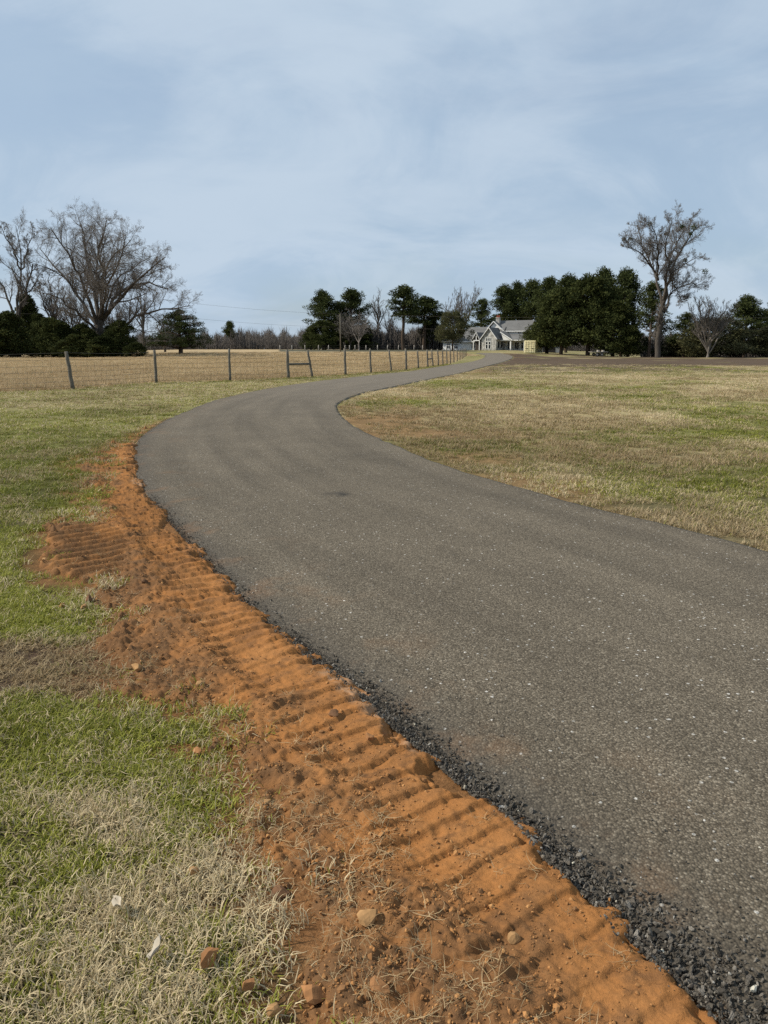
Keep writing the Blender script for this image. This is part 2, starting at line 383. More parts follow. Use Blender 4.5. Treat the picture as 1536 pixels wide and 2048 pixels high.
# ------------------------------------------------------------------ layout curves
def catmull(P, step):
    P = np.array(P, float); P = np.vstack([2 * P[0] - P[1], P, 2 * P[-1] - P[-2]]); out = []
    for i in range(1, len(P) - 2):
        n = max(2, int(np.linalg.norm(P[i + 1] - P[i]) / step)); t = np.linspace(0, 1, n, endpoint=False)[:, None]
        a, b, c, d = P[i - 1], P[i], P[i + 1], P[i + 2]
        out.append(0.5 * ((2 * b) + (-a + c) * t + (2 * a - 5 * b + 4 * c - d) * t ** 2 + (-a + 3 * b - 3 * c + d) * t ** 3))
    out.append(P[-2][None]); return np.vstack(out)
def w2(p): return tuple(at(*p)[:2])
pairs = [((3.6, -3.6), (6.7, -1.8)), ((2.2, -1.2), (5.3, 0.6)), ((1.45, 0.1), (4.55, 1.9)), ((0.76, 1.32), (3.85, 3.1)), ((0.37, 2.07), (3.4, 3.85)), ((-0.15, 2.96), (2.95, 4.72)),
         ((-0.68, 3.83), (2.44, 5.78)), ((-1.47, 5.42), (1.67, 7.08)), ((-2.5, 7.52), (0.8, 9.0)), ((-3.22, 9.38), (0.25, 10.8)),
         ((-3.77, 11.1), (-0.2, 12.5)), ((-4.17, 12.76), (-0.55, 14.0)), ((-4.58, 15.53), (-0.88, 16.0)), ((-4.85, 18.9), (-1.15, 18.6)),
         ((-4.9, 22.9), (-1.12, 21.3)), ((-4.1, 30.1), (-0.45, 25.6)), ((-1.9, 38.5), (1.5, 33.5)), ((1.4, 49.0), (4.7, 46.0)),
         (w2((898, 730.5)), w2((966, 735))), (w2((949, 722)), w2((1013, 722))), (w2((968, 715)), w2((1025, 716))),
         (w2((968, 710.5)), w2((1021, 711))), (w2((950, 706.6)), w2((1000, 706.2)))]
PL = catmull([p[0] + p[1] for p in pairs], 0.05)        # 4 columns: left x,y, right x,y
EL, ER = PL[:, :2], PL[:, 2:]
seg = np.r_[0, np.cumsum(np.linalg.norm(np.diff(EL, axis=0), axis=1))]
S0 = seg[np.argmin(np.abs(EL[:, 1] - 0.3) + np.abs(EL[:, 0] - 1.3))]; seg = seg - S0
_st = np.unique(np.concatenate([np.arange(0, len(EL), 8)[EL[::8, 1] < 12], np.arange(0, len(EL), 30), [len(EL) - 1]]))
ROADP = np.vstack([EL[_st], ER[_st][::-1]])
def road_inside(x, y):
    """signed distance to the road (negative inside), approximate; 9 m stands for anything far off"""
    Q = np.stack([np.asarray(x, float), np.asarray(y, float)], -1); shp = Q.shape[:-1]; Q = Q.reshape(-1, 2); out = np.full(len(Q), 9.0)
    m = (Q[:, 1] > -6) & (Q[:, 1] < 190) & (Q[:, 0] > -16) & (Q[:, 0] < 45)
    out[m] = poly_sdf(ROADP, Q[m]); return out.reshape(shp)
def poly_sdf(poly, Q):
    best = np.full(len(Q), 1e9); ins = np.zeros(len(Q), bool)
    A = poly; B = np.roll(poly, -1, 0)
    for a, b in zip(A, B):
        ab = b - a; L2 = ab @ ab + 1e-12
        t = np.clip(((Q - a) @ ab) / L2, 0, 1); d = Q - (a + t[:, None] * ab)
        best = np.minimum(best, d[:, 0] ** 2 + d[:, 1] ** 2)
        c = (a[1] > Q[:, 1]) != (b[1] > Q[:, 1])
        if c.any():
            xx = a[0] + (Q[:, 1] - a[1]) / (b[1] - a[1] + 1e-12) * ab[0]; ins ^= c & (Q[:, 0] < xx)
    return np.where(ins, -1, 1) * np.sqrt(best)
# outline of the disturbed clay (outer side), closed along the road edge
outer = [w2(p) for p in [(560, 2048), (596, 1900), (505, 1740), (470, 1640), (395, 1500), (335, 1425), (215, 1370), (205, 1290), (215, 1225), (185, 1185), (110, 1160), (78, 1120), (95, 1060), (165, 1010), (150, 960), (130, 920), (235, 880), (330, 842)]]
k0, k1 = np.argmin(np.hypot(EL[:, 0] - 1.45, EL[:, 1] - 0.1)), np.argmin(np.hypot(EL[:, 0] + 4.62, EL[:, 1] - 16.0))
DIRT = np.vstack([np.array([(0.0, 0.1), (-0.16, 0.9)] + outer), EL[k1:k0:-12] + np.array([0.05, 0.02])])
def dirt_sdf(x, y):
    Q = np.stack([np.asarray(x, float).ravel(), np.asarray(y, float).ravel()], 1); out = np.full(len(Q), 9.0)
    m = (Q[:, 0] > -9) & (Q[:, 0] < 5) & (Q[:, 1] > -3) & (Q[:, 1] < 21); out[m] = poly_sdf(DIRT, Q[m]); return out.reshape(np.shape(x))
fence_px = [(146, 780, 131, 703), (313, 767, 309, 700), (460, 763, 458, 697), (577, 757.5, 574, 699), (625, 755, 615, 700), (691, 751, 689, 697), (742, 746.5, 740, 697),
            (783, 743.5, 778, 699), (813, 740.5, 811, 697), (837, 737.5, 835, 700), (856, 735, 854, 699), (866, 733.5, 863, 698), (877, 732, 875, 698), (886, 730.8, 885, 698),
            (894, 729, 893, 697), (901, 727.3, 900, 698), (908, 725, 907.5, 698), (914.5, 722.5, 914, 697), (920, 720, 920, 697), (924, 718, 924, 697), (927.5, 716, 927, 697), (930, 714, 930, 696), (932.5, 712, 932, 697)]
fence_b = [np.array(at(a, b)) for a, b, _, _ in fence_px]
ext = [np.array([fence_b[0][0] - 1.0 * k * 4.9, fence_b[0][1] - 0.62 * k * 4.9, 0]) for k in (3, 2, 1)]
for e in ext: e[2] = float(terrain(e[0], e[1]))
FX = np.array([p[0] for p in ext + fence_b]); FY = np.array([p[1] for p in ext + fence_b])
def hay_side(x, y):                                     # metres beyond the fence line, positive in the hay field
    fx = np.interp(y, FY, FX, left=FX[0] - 40, right=FX[-1] + 3)
    return fx - x

# dryness of the turf (0 green .. 1 dry) and colours of the ground
def dryness(x, y):
    x = np.asarray(x, float); y = np.asarray(y, float)
    right = x > np.interp(y, ER[:, 1], ER[:, 0])
    a = fbm(x * 1.9, y * 1.9, 3, 4); b = fbm(x / 4.2, y / 4.2, 9, 3); f = fbm(x * 7, y * 7, 5, 2)
    nearl = 0.21 + 0.18 * (1 - sstep(1.6, 2.5, y)) + (a - 0.5) * 1.7 + (f - 0.5) * 1.5
    lush = 0.20 + (a - 0.5) * 1.5
    farl = 0.50 + (b - 0.5) * 0.7 + (a - 0.5) * 0.4
    w1 = sstep(2.7, 4.2, y + (fbm(x * 1.1, y * 1.1, 13, 3) - 0.5) * 2.6); w2_ = sstep(8.5, 13, y)
    left = nearl * (1 - w1) + lush * w1 * (1 - w2_) + farl * w2_
    rt = 0.80 + (b - 0.5) * 2.3 + (a - 0.5) * 1.0 - 0.38 * (1 - sstep(6.5, 10.5, y)) * sstep(2.0, 4.0, x) - 0.22 * sstep(3, 7, x) * (1 - sstep(10, 17, y))
    return np.clip(np.where(right, rt, left), 0.04, 0.97)
def tint(x, y):
    d = dryness(x, y)[..., None]
    r = np.hypot(x, y); right = x > np.interp(y, ER[:, 1], ER[:, 0])
    green = np.array([0.120, 0.132, 0.030]); dry = np.array([0.325, 0.265, 0.138])
    near = np.array([0.088, 0.072, 0.038]) * (1 - 0.4 * (1 - d))
    c = green * (1 - d) + dry * d
    w = sstep(2, 16, r)[..., None]
    c = near * (1 - w) + c * w
    # reddish soil along the right-hand edge of the drive, thin turf
    ri = road_inside(x, y); a = fbm(x / 1.6, y / 1.6, 21, 4); b = fbm(x / 6, y / 6, 33, 4)
    soil = np.array([0.215, 0.130, 0.060])
    ws = (right & (ri > 0)) * np.clip(sstep(3.6, 0.2, ri) * sstep(0.40, 0.62, a) * 0.8 + 0.5 * sstep(7, 0.6, ri) * sstep(10, 14, y) * sstep(30, 20, y) * sstep(0.35, 0.6, a), 0, 0.9)
    c = c * (1 - ws[..., None]) + soil * ws[..., None]
    # bare brown earth at the far side of the right-hand field
    wb = right * sstep(0.36, 0.52, b + 0.30 * sstep(60, 80, y) - 0.3 * sstep(106, 118, y)) * sstep(40, 58, y) * sstep(0.11, 0.15, x / np.maximum(y, 1)) * 0.9 * (y < 150)
    c = c * (1 - wb[..., None]) + np.array([0.078, 0.051, 0.038]) * wb[..., None]
    # hay field behind the fence
    wh = sstep(-0.3, 0.5, hay_side(x, y)) * (y > 8)
    hay = np.array([0.39, 0.292, 0.165]) * (0.82 + 0.36 * fbm(x / 3, y / 9, 51, 3))[..., None]
    c = c * (1 - wh[..., None]) + hay * wh[..., None]
    # track and mown strip beyond the hay
    wt = sstep(170, 178, y) * (x / np.maximum(y, 1) > -0.14) * (x < 22) * (y < 260)
    c = c * (1 - wt[..., None]) + np.array([0.10, 0.095, 0.062]) * wt[..., None]
    p3_ = at(80, 1330); wk = sstep(1.2, 0.7, np.hypot((x - p3_[0]) / 0.75, (y - p3_[1]) / 0.34) + (fbm(x * 4, y * 4, 120, 4) - 0.5) * 0.8)
    c = c * (1 - wk[..., None]) + np.array([0.070, 0.047, 0.033]) * wk[..., None]
    wd = 0.9 * sstep(0.30, -0.1, dirt_sdf(x, y) + (fbm(x * 5, y * 5, 61, 3) - 0.5) * 0.4) * (r < 30)
    c = c * (1 - wd[..., None]) + np.array([0.22, 0.105, 0.042]) * wd[..., None]
    return np.clip(c, 0.01, 0.8)

# ------------------------------------------------------------------ ground sheet
th = np.unique(np.concatenate([np.linspace(-180, -38, 48), np.linspace(-38, 38, 300), np.linspace(38, 180, 48)]))[:-1]
rr = np.concatenate([[0.02], np.geomspace(0.5, 320, 250), np.geomspace(340, 4000, 16)])
TH, RR = np.meshgrid(np.radians(th), rr, indexing='ij')
gx, gy = RR * np.sin(TH), RR * np.cos(TH)
gz = terrain(gx, gy)
V = np.stack([gx, gy, gz], -1).reshape(-1, 3)
nt, nr = TH.shape; i, j = np.meshgrid(np.arange(nt), np.arange(nr - 1), indexing='ij'); i = i.ravel(); j = j.ravel(); i2 = (i + 1) % nt
Q = np.stack([i * nr + j, i2 * nr + j, i2 * nr + j + 1, i * nr + j + 1], 1)[:, ::-1]
tc_ = tint(gx, gy).reshape(-1, 3)
obj('ground', mesh_np('ground', V, Q.copy(), m_ground, True, {'tint': tc_}), kind='structure')

# ------------------------------------------------------------------ road
st = np.unique(np.concatenate([np.arange(0, len(EL), 3)]))
ac = np.concatenate([[0.0, 0.006, 0.015, 0.03, 0.05, 0.075], np.linspace(0.1, 0.94, 30), [0.96, 0.975, 0.988, 1.0]])
Lp, Rp, sg = EL[st], ER[st], seg[st]
wob = (fbm(sg * 3.0, sg * 0, 71, 3) - 0.5) * 0.05 * np.clip(np.hypot(Lp[:, 0], Lp[:, 1]) / 6, 0.3, 1.5)
dirv = (Rp - Lp) / np.linalg.norm(Rp - Lp, axis=1, keepdims=True)
wid = np.linalg.norm(Rp - Lp, axis=1)
P = Lp[:, None] + (Rp - Lp)[:, None] * ac[None, :, None]
P[:, -4:] += (dirv * wob[:, None])[:, None]
ed_l = np.minimum(ac[None] * wid[:, None], 10); ed_r = (1 - ac[None]) * wid[:, None]
prof = 0.006 + 0.034 * sstep(0, 0.30, ed_l) * sstep(-0.02, 0.035, ed_r) + 0.02 * np.sin(ac * math.pi)[None]
prof = prof - 0.05 * (ac[None] <= 0) - 0.06 * (ac[None] >= 1)
rz_ = terrain(P[..., 0], P[..., 1]) + prof + (fbm(P[..., 0] * 1.3, P[..., 1] * 1.3, 77, 2) - 0.5) * 0.012
V = np.dstack([P, rz_]).reshape(-1, 3); n0, n1_ = P.shape[:2]
i, j = np.meshgrid(np.arange(n0 - 1), np.arange(n1_ - 1), indexing='ij'); i = i.ravel(); j = j.ravel()
Q = np.stack([i * n1_ + j, i * n1_ + j + 1, (i + 1) * n1_ + j + 1, (i + 1) * n1_ + j], 1)
sx, sy, _ = at(682, 999)
scf = sstep(1.0, 0.2, np.hypot((P[..., 0] - sx) / 0.16 + (P[..., 1] - sy) * 1.5, (P[..., 1] - sy) / 0.16) + (fbm(P[..., 0] * 14, P[..., 1] * 14, 5, 2) - 0.5) * 1.6) * 0.85
obj('road', mesh_np('road', V, Q, m_asphalt, True, {'across': np.broadcast_to(ac[None], P.shape[:2]).ravel(), 'along': np.repeat(sg, n1_), 'scuff': scf.ravel()}), kind='structure')
def road_z(x, y, e):                                     # height of the asphalt e metres in from its left edge
    return terrain(x, y) + 0.006 + 0.034 * sstep(0, 0.30, e) + 0.004

# ------------------------------------------------------------------ clay verge with machine tread marks
dist = np.hypot(EL[:, 0], EL[:, 1])
sv = [seg[k0]]
while sv[-1] < seg[k1]:
    dd = np.interp(sv[-1], seg, dist); sv.append(sv[-1] + max(0.0055, 0.0028 * dd))
sv = np.array(sv)
ex, ey = np.interp(sv, seg, EL[:, 0]), np.interp(sv, seg, EL[:, 1])
sm = np.ones(41) / 41
tx, ty = np.gradient(ex, sv), np.gradient(ey, sv)
pad = lambda a: np.convolve(np.pad(a, 20, mode='edge'), sm, 'valid')
tx, ty = pad(tx), pad(ty); nl = np.hypot(tx, ty); nx, ny = -ty / nl, tx / nl         # normal to the left
dv = np.concatenate([np.arange(-0.12, 0.95, 0.0062), np.arange(0.95, 2.1, 0.012)])
Sg, Dg = np.meshgrid(sv, dv, indexing='ij')
X = ex[:, None] + nx[:, None] * Dg; Y = ey[:, None] + ny[:, None] * Dg
sd_ = dirt_sdf(X, Y)
def ridges(s, d, per, seed, wob=1.0, w=0.10):
    ph = s / per + 0.35 * d / per * 0.25 + wob * ((fbm(s * 1.2, d * 1.2, seed, 2) - 0.5) * 1.3 + (fbm(s * 11, d * 8, seed + 3, 3) - 0.5) * 0.5)
    f = 1 - (ph - np.floor(ph))
    return np.where(f < 1 - w, 0.15 * sstep(0, 0.25, f) + 0.85 * (f / (1 - w)) ** 1.3, 1 - sstep(1 - w, 1.0, f)), ph
rg, ph = ridges(Sg, Dg, 0.108, 80)
mod = sstep(0.34, 0.60, fbm(Sg * 3.0, Dg * 4.0, 90, 3) + 0.10)
tooth = 0.020 + 0.055 * rg * (0.4 + 0.9 * vnoise(np.floor(ph), np.floor(ph) * 0, 93)) + (fbm(Sg * 22, Dg * 22, 94, 3) - 0.5) * 0.04
track = sstep(0.50, 0.36, Dg)
track2 = sstep(0.62, 0.72, Dg) * sstep(1.25, 1.05, Dg) * sstep(2.9, 3.4, Y) * 0.8
amp = (0.0175 * (1 + 0.9 * sstep(2.6, 6, Y)) * (0.55 + 0.45 * sstep(1.4, 2.4, Y)) * track + 0.022 * track2) * (0.12 + 0.88 * mod) + 0.002
# second machine track on the outer side
x2, y2, _ = at(145, 1115)
rg2, _ = ridges((X - x2) * -0.66 + (Y - y2) * 0.75, (X - x2) * 0.75 + (Y - y2) * 0.66, 0.14, 101, 0.15, 0.36)
pat = sstep(0.62, 0.45, np.hypot((X - x2 + 0.28 * (Y - y2)) / 0.75, (Y - y2) / 1.7))
lump = fbm(X * 3.2, Y * 3.2, 110, 3); cl = fbm(X * 13, Y * 13, 111, 4, 0.6); cl2 = 1 - np.abs(2 * fbm(X * 24, Y * 24, 115, 3, 0.6) - 1)
rough = (0.35 + 0.65 * sstep(0.12, 0.55, Dg)) * (1 - 0.85 * pat)
hh = 0.018 + rg * amp * (1 - pat) + rg2 * 0.042 * pat + (lump - 0.5) * 0.034 * rough + (cl - 0.45) * 0.022 * rough + (cl2 - 0.5) * 0.010 * (0.35 + rough) + (fbm(X * 48, Y * 48, 117, 2) - 0.5) * 0.005
cmask = sstep(0.26, 0.50, Dg + (lump - 0.5) * 0.35) * (1 - 0.95 * pat); cden = sstep(0.38, 0.60, fbm(X * 2.1, Y * 2.1, 125, 3))
hh = hh + clods(X, Y, 0.075, 300) * 0.022 * cmask * cden + clods(X, Y, 0.034, 320, 0.6) * 0.013 * (0.10 + cmask + 0.35 * sstep(0.55, 0.7, fbm(X * 6, Y * 6, 128, 2))) + clods(X, Y, 0.016, 340) * 0.006 * (0.45 + 0.55 * cmask)
berm = 0.016 * sstep(0.62, 0.44, Dg) * sstep(0.30, 0.44, Dg)
hh = hh + berm
inn = -(sd_) - 0.35 * sstep(10.0, 13.0, Y) - 0.34 * sstep(6, 8, Y) * sstep(0.40, 0.9, Dg) - 0.7 * sstep(8.0, 11.5, Y) * sstep(0.15, 0.6, Dg) + (fbm(X * 4, Y * 4, 120, 4) - 0.5) * (0.34 + 0.9 * sstep(6, 9, Y)) + (cl - 0.5) * 0.2
fac = sstep(-0.09, 0.14, inn)
edge = sstep(-tooth - 0.02, -tooth + 0.012, Dg)
roadlvl = 0.006 + 0.034 * sstep(0, 0.30, -Dg)
zz = terrain(X, Y) + (-0.05) * (1 - fac) + fac * (hh * sstep(-0.15, 0.1, Dg) + np.where(Dg < 0, 0.016, 0.016 * sstep(0.3, 0, Dg)))
zz = np.where(Dg < 0.02, zz * edge + (1 - edge) * (terrain(X, Y) + roadlvl - 0.045), zz)
tone = np.clip(0.05 - 0.15 * pat + 0.80 * sstep(0.22, 0.62, Dg + (lump - 0.5) * 0.6) + 0.22 * sstep(3.5, 8, Y) + (cl - 0.5) * 1.2, 0, 1)
pale = sstep(0.10, 0.02, Dg) * sstep(0.60, 0.75, fbm(Sg * 2.3, Sg * 0, 131, 2)) * sstep(1.0, 1.7, Y) * 0.8
px_, py_, _ = at(262, 880); pale = np.maximum(pale, sstep(1, 0.3, np.hypot((X - px_) / 0.35, (Y - py_) / 0.5)))
V = np.stack([X, Y, zz], -1).reshape(-1, 3); n0, n1_ = X.shape
i, j = np.meshgrid(np.arange(n0 - 1), np.arange(n1_ - 1), indexing='ij'); i = i.ravel(); j = j.ravel()
Q = np.stack([i * n1_ + j, (i + 1) * n1_ + j, (i + 1) * n1_ + j + 1, i * n1_ + j + 1], 1)
keep = (fac.ravel()[Q].max(1) > 0.001)
obj('clay_verge', mesh_np('clay_verge', V, Q[keep], m_clay, True, {'tone': tone.ravel(), 'pale': pale.ravel()}), kind='structure')
VX = V; FACR = fac.ravel()
def clay_z(x, y):
    """height of clay (or turf) at a point"""
    d2 = (VX[:, 0] - x) ** 2 + (VX[:, 1] - y) ** 2; k = int(np.argmin(d2))
    return max(float(terrain(x, y)), float(VX[k, 2])) if d2[k] < 0.0009 else float(terrain(x, y))

def clay_zs(x, y):
    """the same for many points: look the height up in the (along, across) grid"""
    z = np.array(terrain(x, y), float); m = np.where(dirt_sdf(x, y) < 0.3)[0]
    st_ = EL[k0:k1:6]; sg_ = seg[k0:k1:6]
    for c_ in np.array_split(m, max(1, len(m) // 2000)):
        q = np.stack([x[c_], y[c_]], 1); d2 = ((q[:, None] - st_[None]) ** 2).sum(2); k = d2.argmin(1)
        i_ = np.clip(np.searchsorted(sv, sg_[k]), 0, len(sv) - 1); j_ = np.clip(np.searchsorted(dv, np.sqrt(d2.min(1))), 0, len(dv) - 1)
        z[c_] = np.maximum(z[c_], zz[i_, j_])
    return z
# ------------------------------------------------------------------ scattering with geometry nodes (stuff)
lib_count = [0]
def library(meshes):
    lib_count[0] += 1
    c = bpy.data.collections.new('library_%d' % lib_count[0])
    for k, me in enumerate(meshes):
        o = bpy.data.objects.new('piece_%02d' % k, me); c.objects.link(o)
    return c
def scatter(name, pts, rot, scl, idx, attrs, lib, label=None, cat=None, parent=None):
    me = bpy.data.meshes.new(name); n = len(pts)
    me.vertices.add(n); me.vertices.foreach_set('co', np.asarray(pts, np.float32).ravel())
    def add(k, t, v, f):
        a = me.attributes.new(k, t, 'POINT'); a.data.foreach_set(f, np.asarray(v).ravel())
    add('rot', 'FLOAT_VECTOR', np.asarray(rot, np.float32), 'vector'); add('scl', 'FLOAT_VECTOR', np.asarray(scl, np.float32), 'vector')
    add('idx', 'INT', np.asarray(idx, np.int32), 'value')
    for k, v in attrs.items(): add(k, 'FLOAT', np.asarray(v, np.float32), 'value')
    o = obj(name, me, parent, label=label, cat=cat, kind='stuff')
    ng = bpy.data.node_groups.new(name + '_nodes', 'GeometryNodeTree')
    ng.interface.new_socket('Geometry', in_out='INPUT', socket_type='NodeSocketGeometry')
    ng.interface.new_socket('Geometry', in_out='OUTPUT', socket_type='NodeSocketGeometry')
    N = ng.nodes; gi = N.new('NodeGroupInput'); go = N.new('NodeGroupOutput')
    iop = N.new('GeometryNodeInstanceOnPoints'); ci = N.new('GeometryNodeCollectionInfo')
    ci.inputs['Collection'].default_value = lib; ci.inputs['Separate Children'].default_value = True; ci.inputs['Reset Children'].default_value = True
    def na(k, t):
        a = N.new('GeometryNodeInputNamedAttribute'); a.data_type = t; a.inputs['Name'].default_value = k
        return [s for s in a.outputs if s.enabled and s.name == 'Attribute'][0]
    ng.links.new(gi.outputs[0], iop.inputs['Points']); ng.links.new(ci.outputs[0], iop.inputs['Instance'])
    iop.inputs['Pick Instance'].default_value = True
    ng.links.new(na('idx', 'INT'), iop.inputs['Instance Index']); ng.links.new(na('rot', 'FLOAT_VECTOR'), iop.inputs['Rotation']); ng.links.new(na('scl', 'FLOAT_VECTOR'), iop.inputs['Scale'])
    ng.links.new(iop.outputs[0], go.inputs[0])
    md = o.modifiers.new('scatter', 'NODES'); md.node_group = ng
    return o
def stone_mesh(name, sub, seed, mat, flat=1.0, cuts=6, size=0.5):
    bm = bmesh.new(); bmesh.ops.create_icosphere(bm, subdivisions=sub, radius=1.0)
    r_ = np.random.default_rng(seed); V = np.array([v.co[:] for v in bm.verts])
    nrm = r_.normal(size=(cuts, 3)); nrm /= np.linalg.norm(nrm, axis=1, keepdims=True); lim = r_.uniform(0.45, 0.82, cuts)
    for a, l_ in zip(nrm, lim):
        e = V @ a - l_; V = np.where((e > 0)[:, None], V - e[:, None] * a, V)
    V += r_.normal(size=V.shape) * 0.035
    V *= np.array([1, r_.uniform(0.7, 0.95), flat * r_.uniform(0.6, 0.85)])
    for v, c_ in zip(bm.verts, V): v.co = c_ * size
    me = bpy.data.meshes.new(name); bm.to_mesh(me); bm.free(); me.materials.append(mat); return me
def blades(name, n, rad, hmin, hmax, wid, flop, mat, seed, upright=0.5, segs=3, straw=False):
    r_ = np.random.default_rng(seed); VV = []; FF = []; BL = []; B2 = []
    for k in range(n):
        a = r_.uniform(0, 2 * math.pi); q = rad * math.sqrt(r_.uniform()); bx, by = q * math.cos(a), q * math.sin(a)
        bl = (k + r_.uniform()) / n; b2 = r_.uniform()
        dryish = bl < 0.6
        h = r_.uniform(hmin, hmax) * (1.0 if dryish else 0.8); az = r_.uniform(0, 2 * math.pi)
        lean = r_.uniform(0.2, 1.0) * flop * (1.5 if dryish else 0.7); curl = r_.normal() * (1.3 if dryish else 0.5)
        w = wid * r_.uniform(0.5, 1.6); p = np.array([bx, by, 0.0 if not straw else 0.006]); pol = r_.uniform(0, 0.5) * flop
        if straw: pol = r_.uniform(1.25, 1.55); lean = r_.normal() * 0.2
        base = len(VV)
        for s_ in range(segs + 1):
            t = s_ / segs; ww = w * (1 - 0.75 * t) if s_ < segs else w * 0.12
            dv_ = np.array([math.cos(az) * math.sin(pol), math.sin(az) * math.sin(pol), math.cos(pol)])
            sd2 = np.array([-math.sin(az), math.cos(az), 0.0])
            VV.append(p - sd2 * ww / 2); VV.append(p + sd2 * ww / 2); BL += [bl, bl]; B2 += [b2, b2]
            p = p + dv_ * h / segs; pol = min(pol + lean / segs * 1.6, 1.75); az += curl / segs
            if p[2] < 0.003: p[2] = 0.003
        for s_ in range(segs): FF.append((base + 2 * s_, base + 2 * s_ + 1, base + 2 * s_ + 3, base + 2 * s_ + 2))
    return mesh_np(name, VV, np.array(FF), mat, False, {'bl': np.array(BL), 'b2': np.array(B2)})

# lawn turf
tufts = [blades('turf', 58, 0.070, 0.020, 0.070, 0.0034, 1.45, m_grass, 200 + k, segs=4) for k in range(5)] + \
        [blades('turf_low', 56, 0.07, 0.02, 0.045, 0.0052, 0.7, m_grass, 220 + k, segs=3) for k in range(3)]
lib_turf = library(tufts)
def wedge(n, r0, r1, a0, a1, pw=0.0):
    u = rng.uniform(size=n); r = r0 * (r1 / r0) ** u; a = np.radians(rng.uniform(a0, a1, n)); return r * np.sin(a), r * np.cos(a)
lx, ly = wedge(30000, 5.5, 75, -42, 40)
rb = np.sqrt(rng.uniform(0.8 ** 2, 5.7 ** 2, 12500)); ab = np.radians(rng.uniform(-58, 6, 12500)); lx = np.r_[lx, rb * np.sin(ab)]; ly = np.r_[ly, rb * np.cos(ab)]
ri = road_inside(lx, ly); ds = dirt_sdf(lx, ly); hs = hay_side(lx, ly)
rd = np.hypot(lx, ly)
nzz = fbm(lx * 4, ly * 4, 120, 4) - 0.5
edge_n = (fbm(lx * 2.3, ly * 2.3, 141, 3) - 0.5)
patd = np.hypot((lx - x2 + 0.28 * (ly - y2)) / 0.75, (ly - y2) / 1.7)
inside = -ds + nzz * (0.34 + 0.9 * sstep(6, 9, ly)) - 0.35 * sstep(10.0, 13.0, ly) - 0.34 * sstep(6, 8, ly) * sstep(0.40, 0.9, ri) - 0.7 * sstep(8.0, 11.5, ly) * sstep(0.15, 0.6, ri)
ok = (ri > 0.03 + np.clip(edge_n, 0, 1) * 0.25) & (hs < 0.15)
ok &= ((inside < -0.05) & ~((ds < 0.1) & (rng.uniform(size=len(lx)) < 0.4))) | ((rng.uniform(size=len(lx)) < np.maximum((0.14 + 0.5 * sstep(4.5, 6.5, ly)) * (1 - sstep(-0.05, 0.30 + 0.6 * sstep(4.5, 6.5, ly), inside)), 0.40 * sstep(3.6, 4.6, ly) * sstep(0.55, 0.8, ri) * sstep(0.50, 0.62, fbm(lx * 3.0, ly * 3.0, 133, 3)))) & (ri > 0.45 - 0.3 * sstep(6, 9, ly)))
# bare soil patches near the right edge
soilp = fbm(lx / 1.6, ly / 1.6, 21, 4)
rightm = lx > np.interp(ly, ER[:, 1], ER[:, 0])
thin = rightm & (rng.uniform(size=len(lx)) < 0.75 * sstep(3.6, 0.2, ri) * sstep(0.42, 0.6, soilp))
p1 = at(1285, 1013); p2 = at(1440, 1080)
spot = (np.hypot((lx - p1[0]) / 0.42, (ly - p1[1]) / 0.16) < 1) | (np.hypot((lx - p2[0]) / 0.3, (ly - p2[1]) / 0.12) < 1)
ok &= ~thin & ~spot & ~((patd < 0.52 + nzz * 0.3) & (rng.uniform(size=len(lx)) < 0.93))
# torn-up brown patch on the left
p3 = at(80, 1330); torn = sstep(1.15, 0.75, np.hypot((lx - p3[0]) / 0.68, (ly - p3[1]) / 0.32) + nzz * 1.3)
ok &= rng.uniform(size=len(lx)) > 0.60 * torn
lx, ly, rd, torn, ri = lx[ok], ly[ok], rd[ok], torn[ok], ri[ok]
dry = np.clip(dryness(lx, ly) + torn * 0.9 + rng.normal(size=len(lx)) * np.where(rd < 6, 0.20, 0.13), 0.02, 1.0)
rightm = lx > np.interp(ly, ER[:, 1], ER[:, 0])
dry = np.where(rightm & (ri < 0.5), np.maximum(dry, 0.75), dry)
n = len(lx); g_s = np.clip(0.75 + 0.085 * rd, 0.85, 3.6) * rng.uniform(0.75, 1.3, n)
hgt = (1 - 0.35 * torn) * np.clip(0.9 + 0.03 * rd, 0.9, 1.5) * rng.uniform(0.75, 1.3, n) * np.where(dry > 0.55, 1.05, 0.85)
idx = np.where((dry > 0.5) & (rd < 14), rng.integers(0, 5, n), rng.integers(0, 8, n))
hue = np.clip(fbm(lx / 2.1, ly / 2.1, 150, 3) * 3.0 - 1.05 - 0.15 * rightm - 0.9 * torn - 0.5 * rightm * sstep(5.5, 1.0, ri) * sstep(7.5, 10, ly) * sstep(26, 16, ly) + rng.normal(size=n) * 0.12, 0, 1) - 0.65 * torn - 0.4 * rightm * sstep(5.5, 1.0, ri) * sstep(7.5, 10, ly) * sstep(26, 16, ly)
scatter('lawn_grass', np.stack([lx, ly, clay_zs(lx, ly) - 0.004], 1), np.stack([rng.normal(size=n) * 0.10, rng.normal(size=n) * 0.10, rng.uniform(0, 6.28, n)], 1),
        np.stack([g_s, g_s, hgt], 1), idx, {'dry': dry, 'hue': hue}, lib_turf, 'patchy green and straw coloured turf either side of the drive', 'grass')

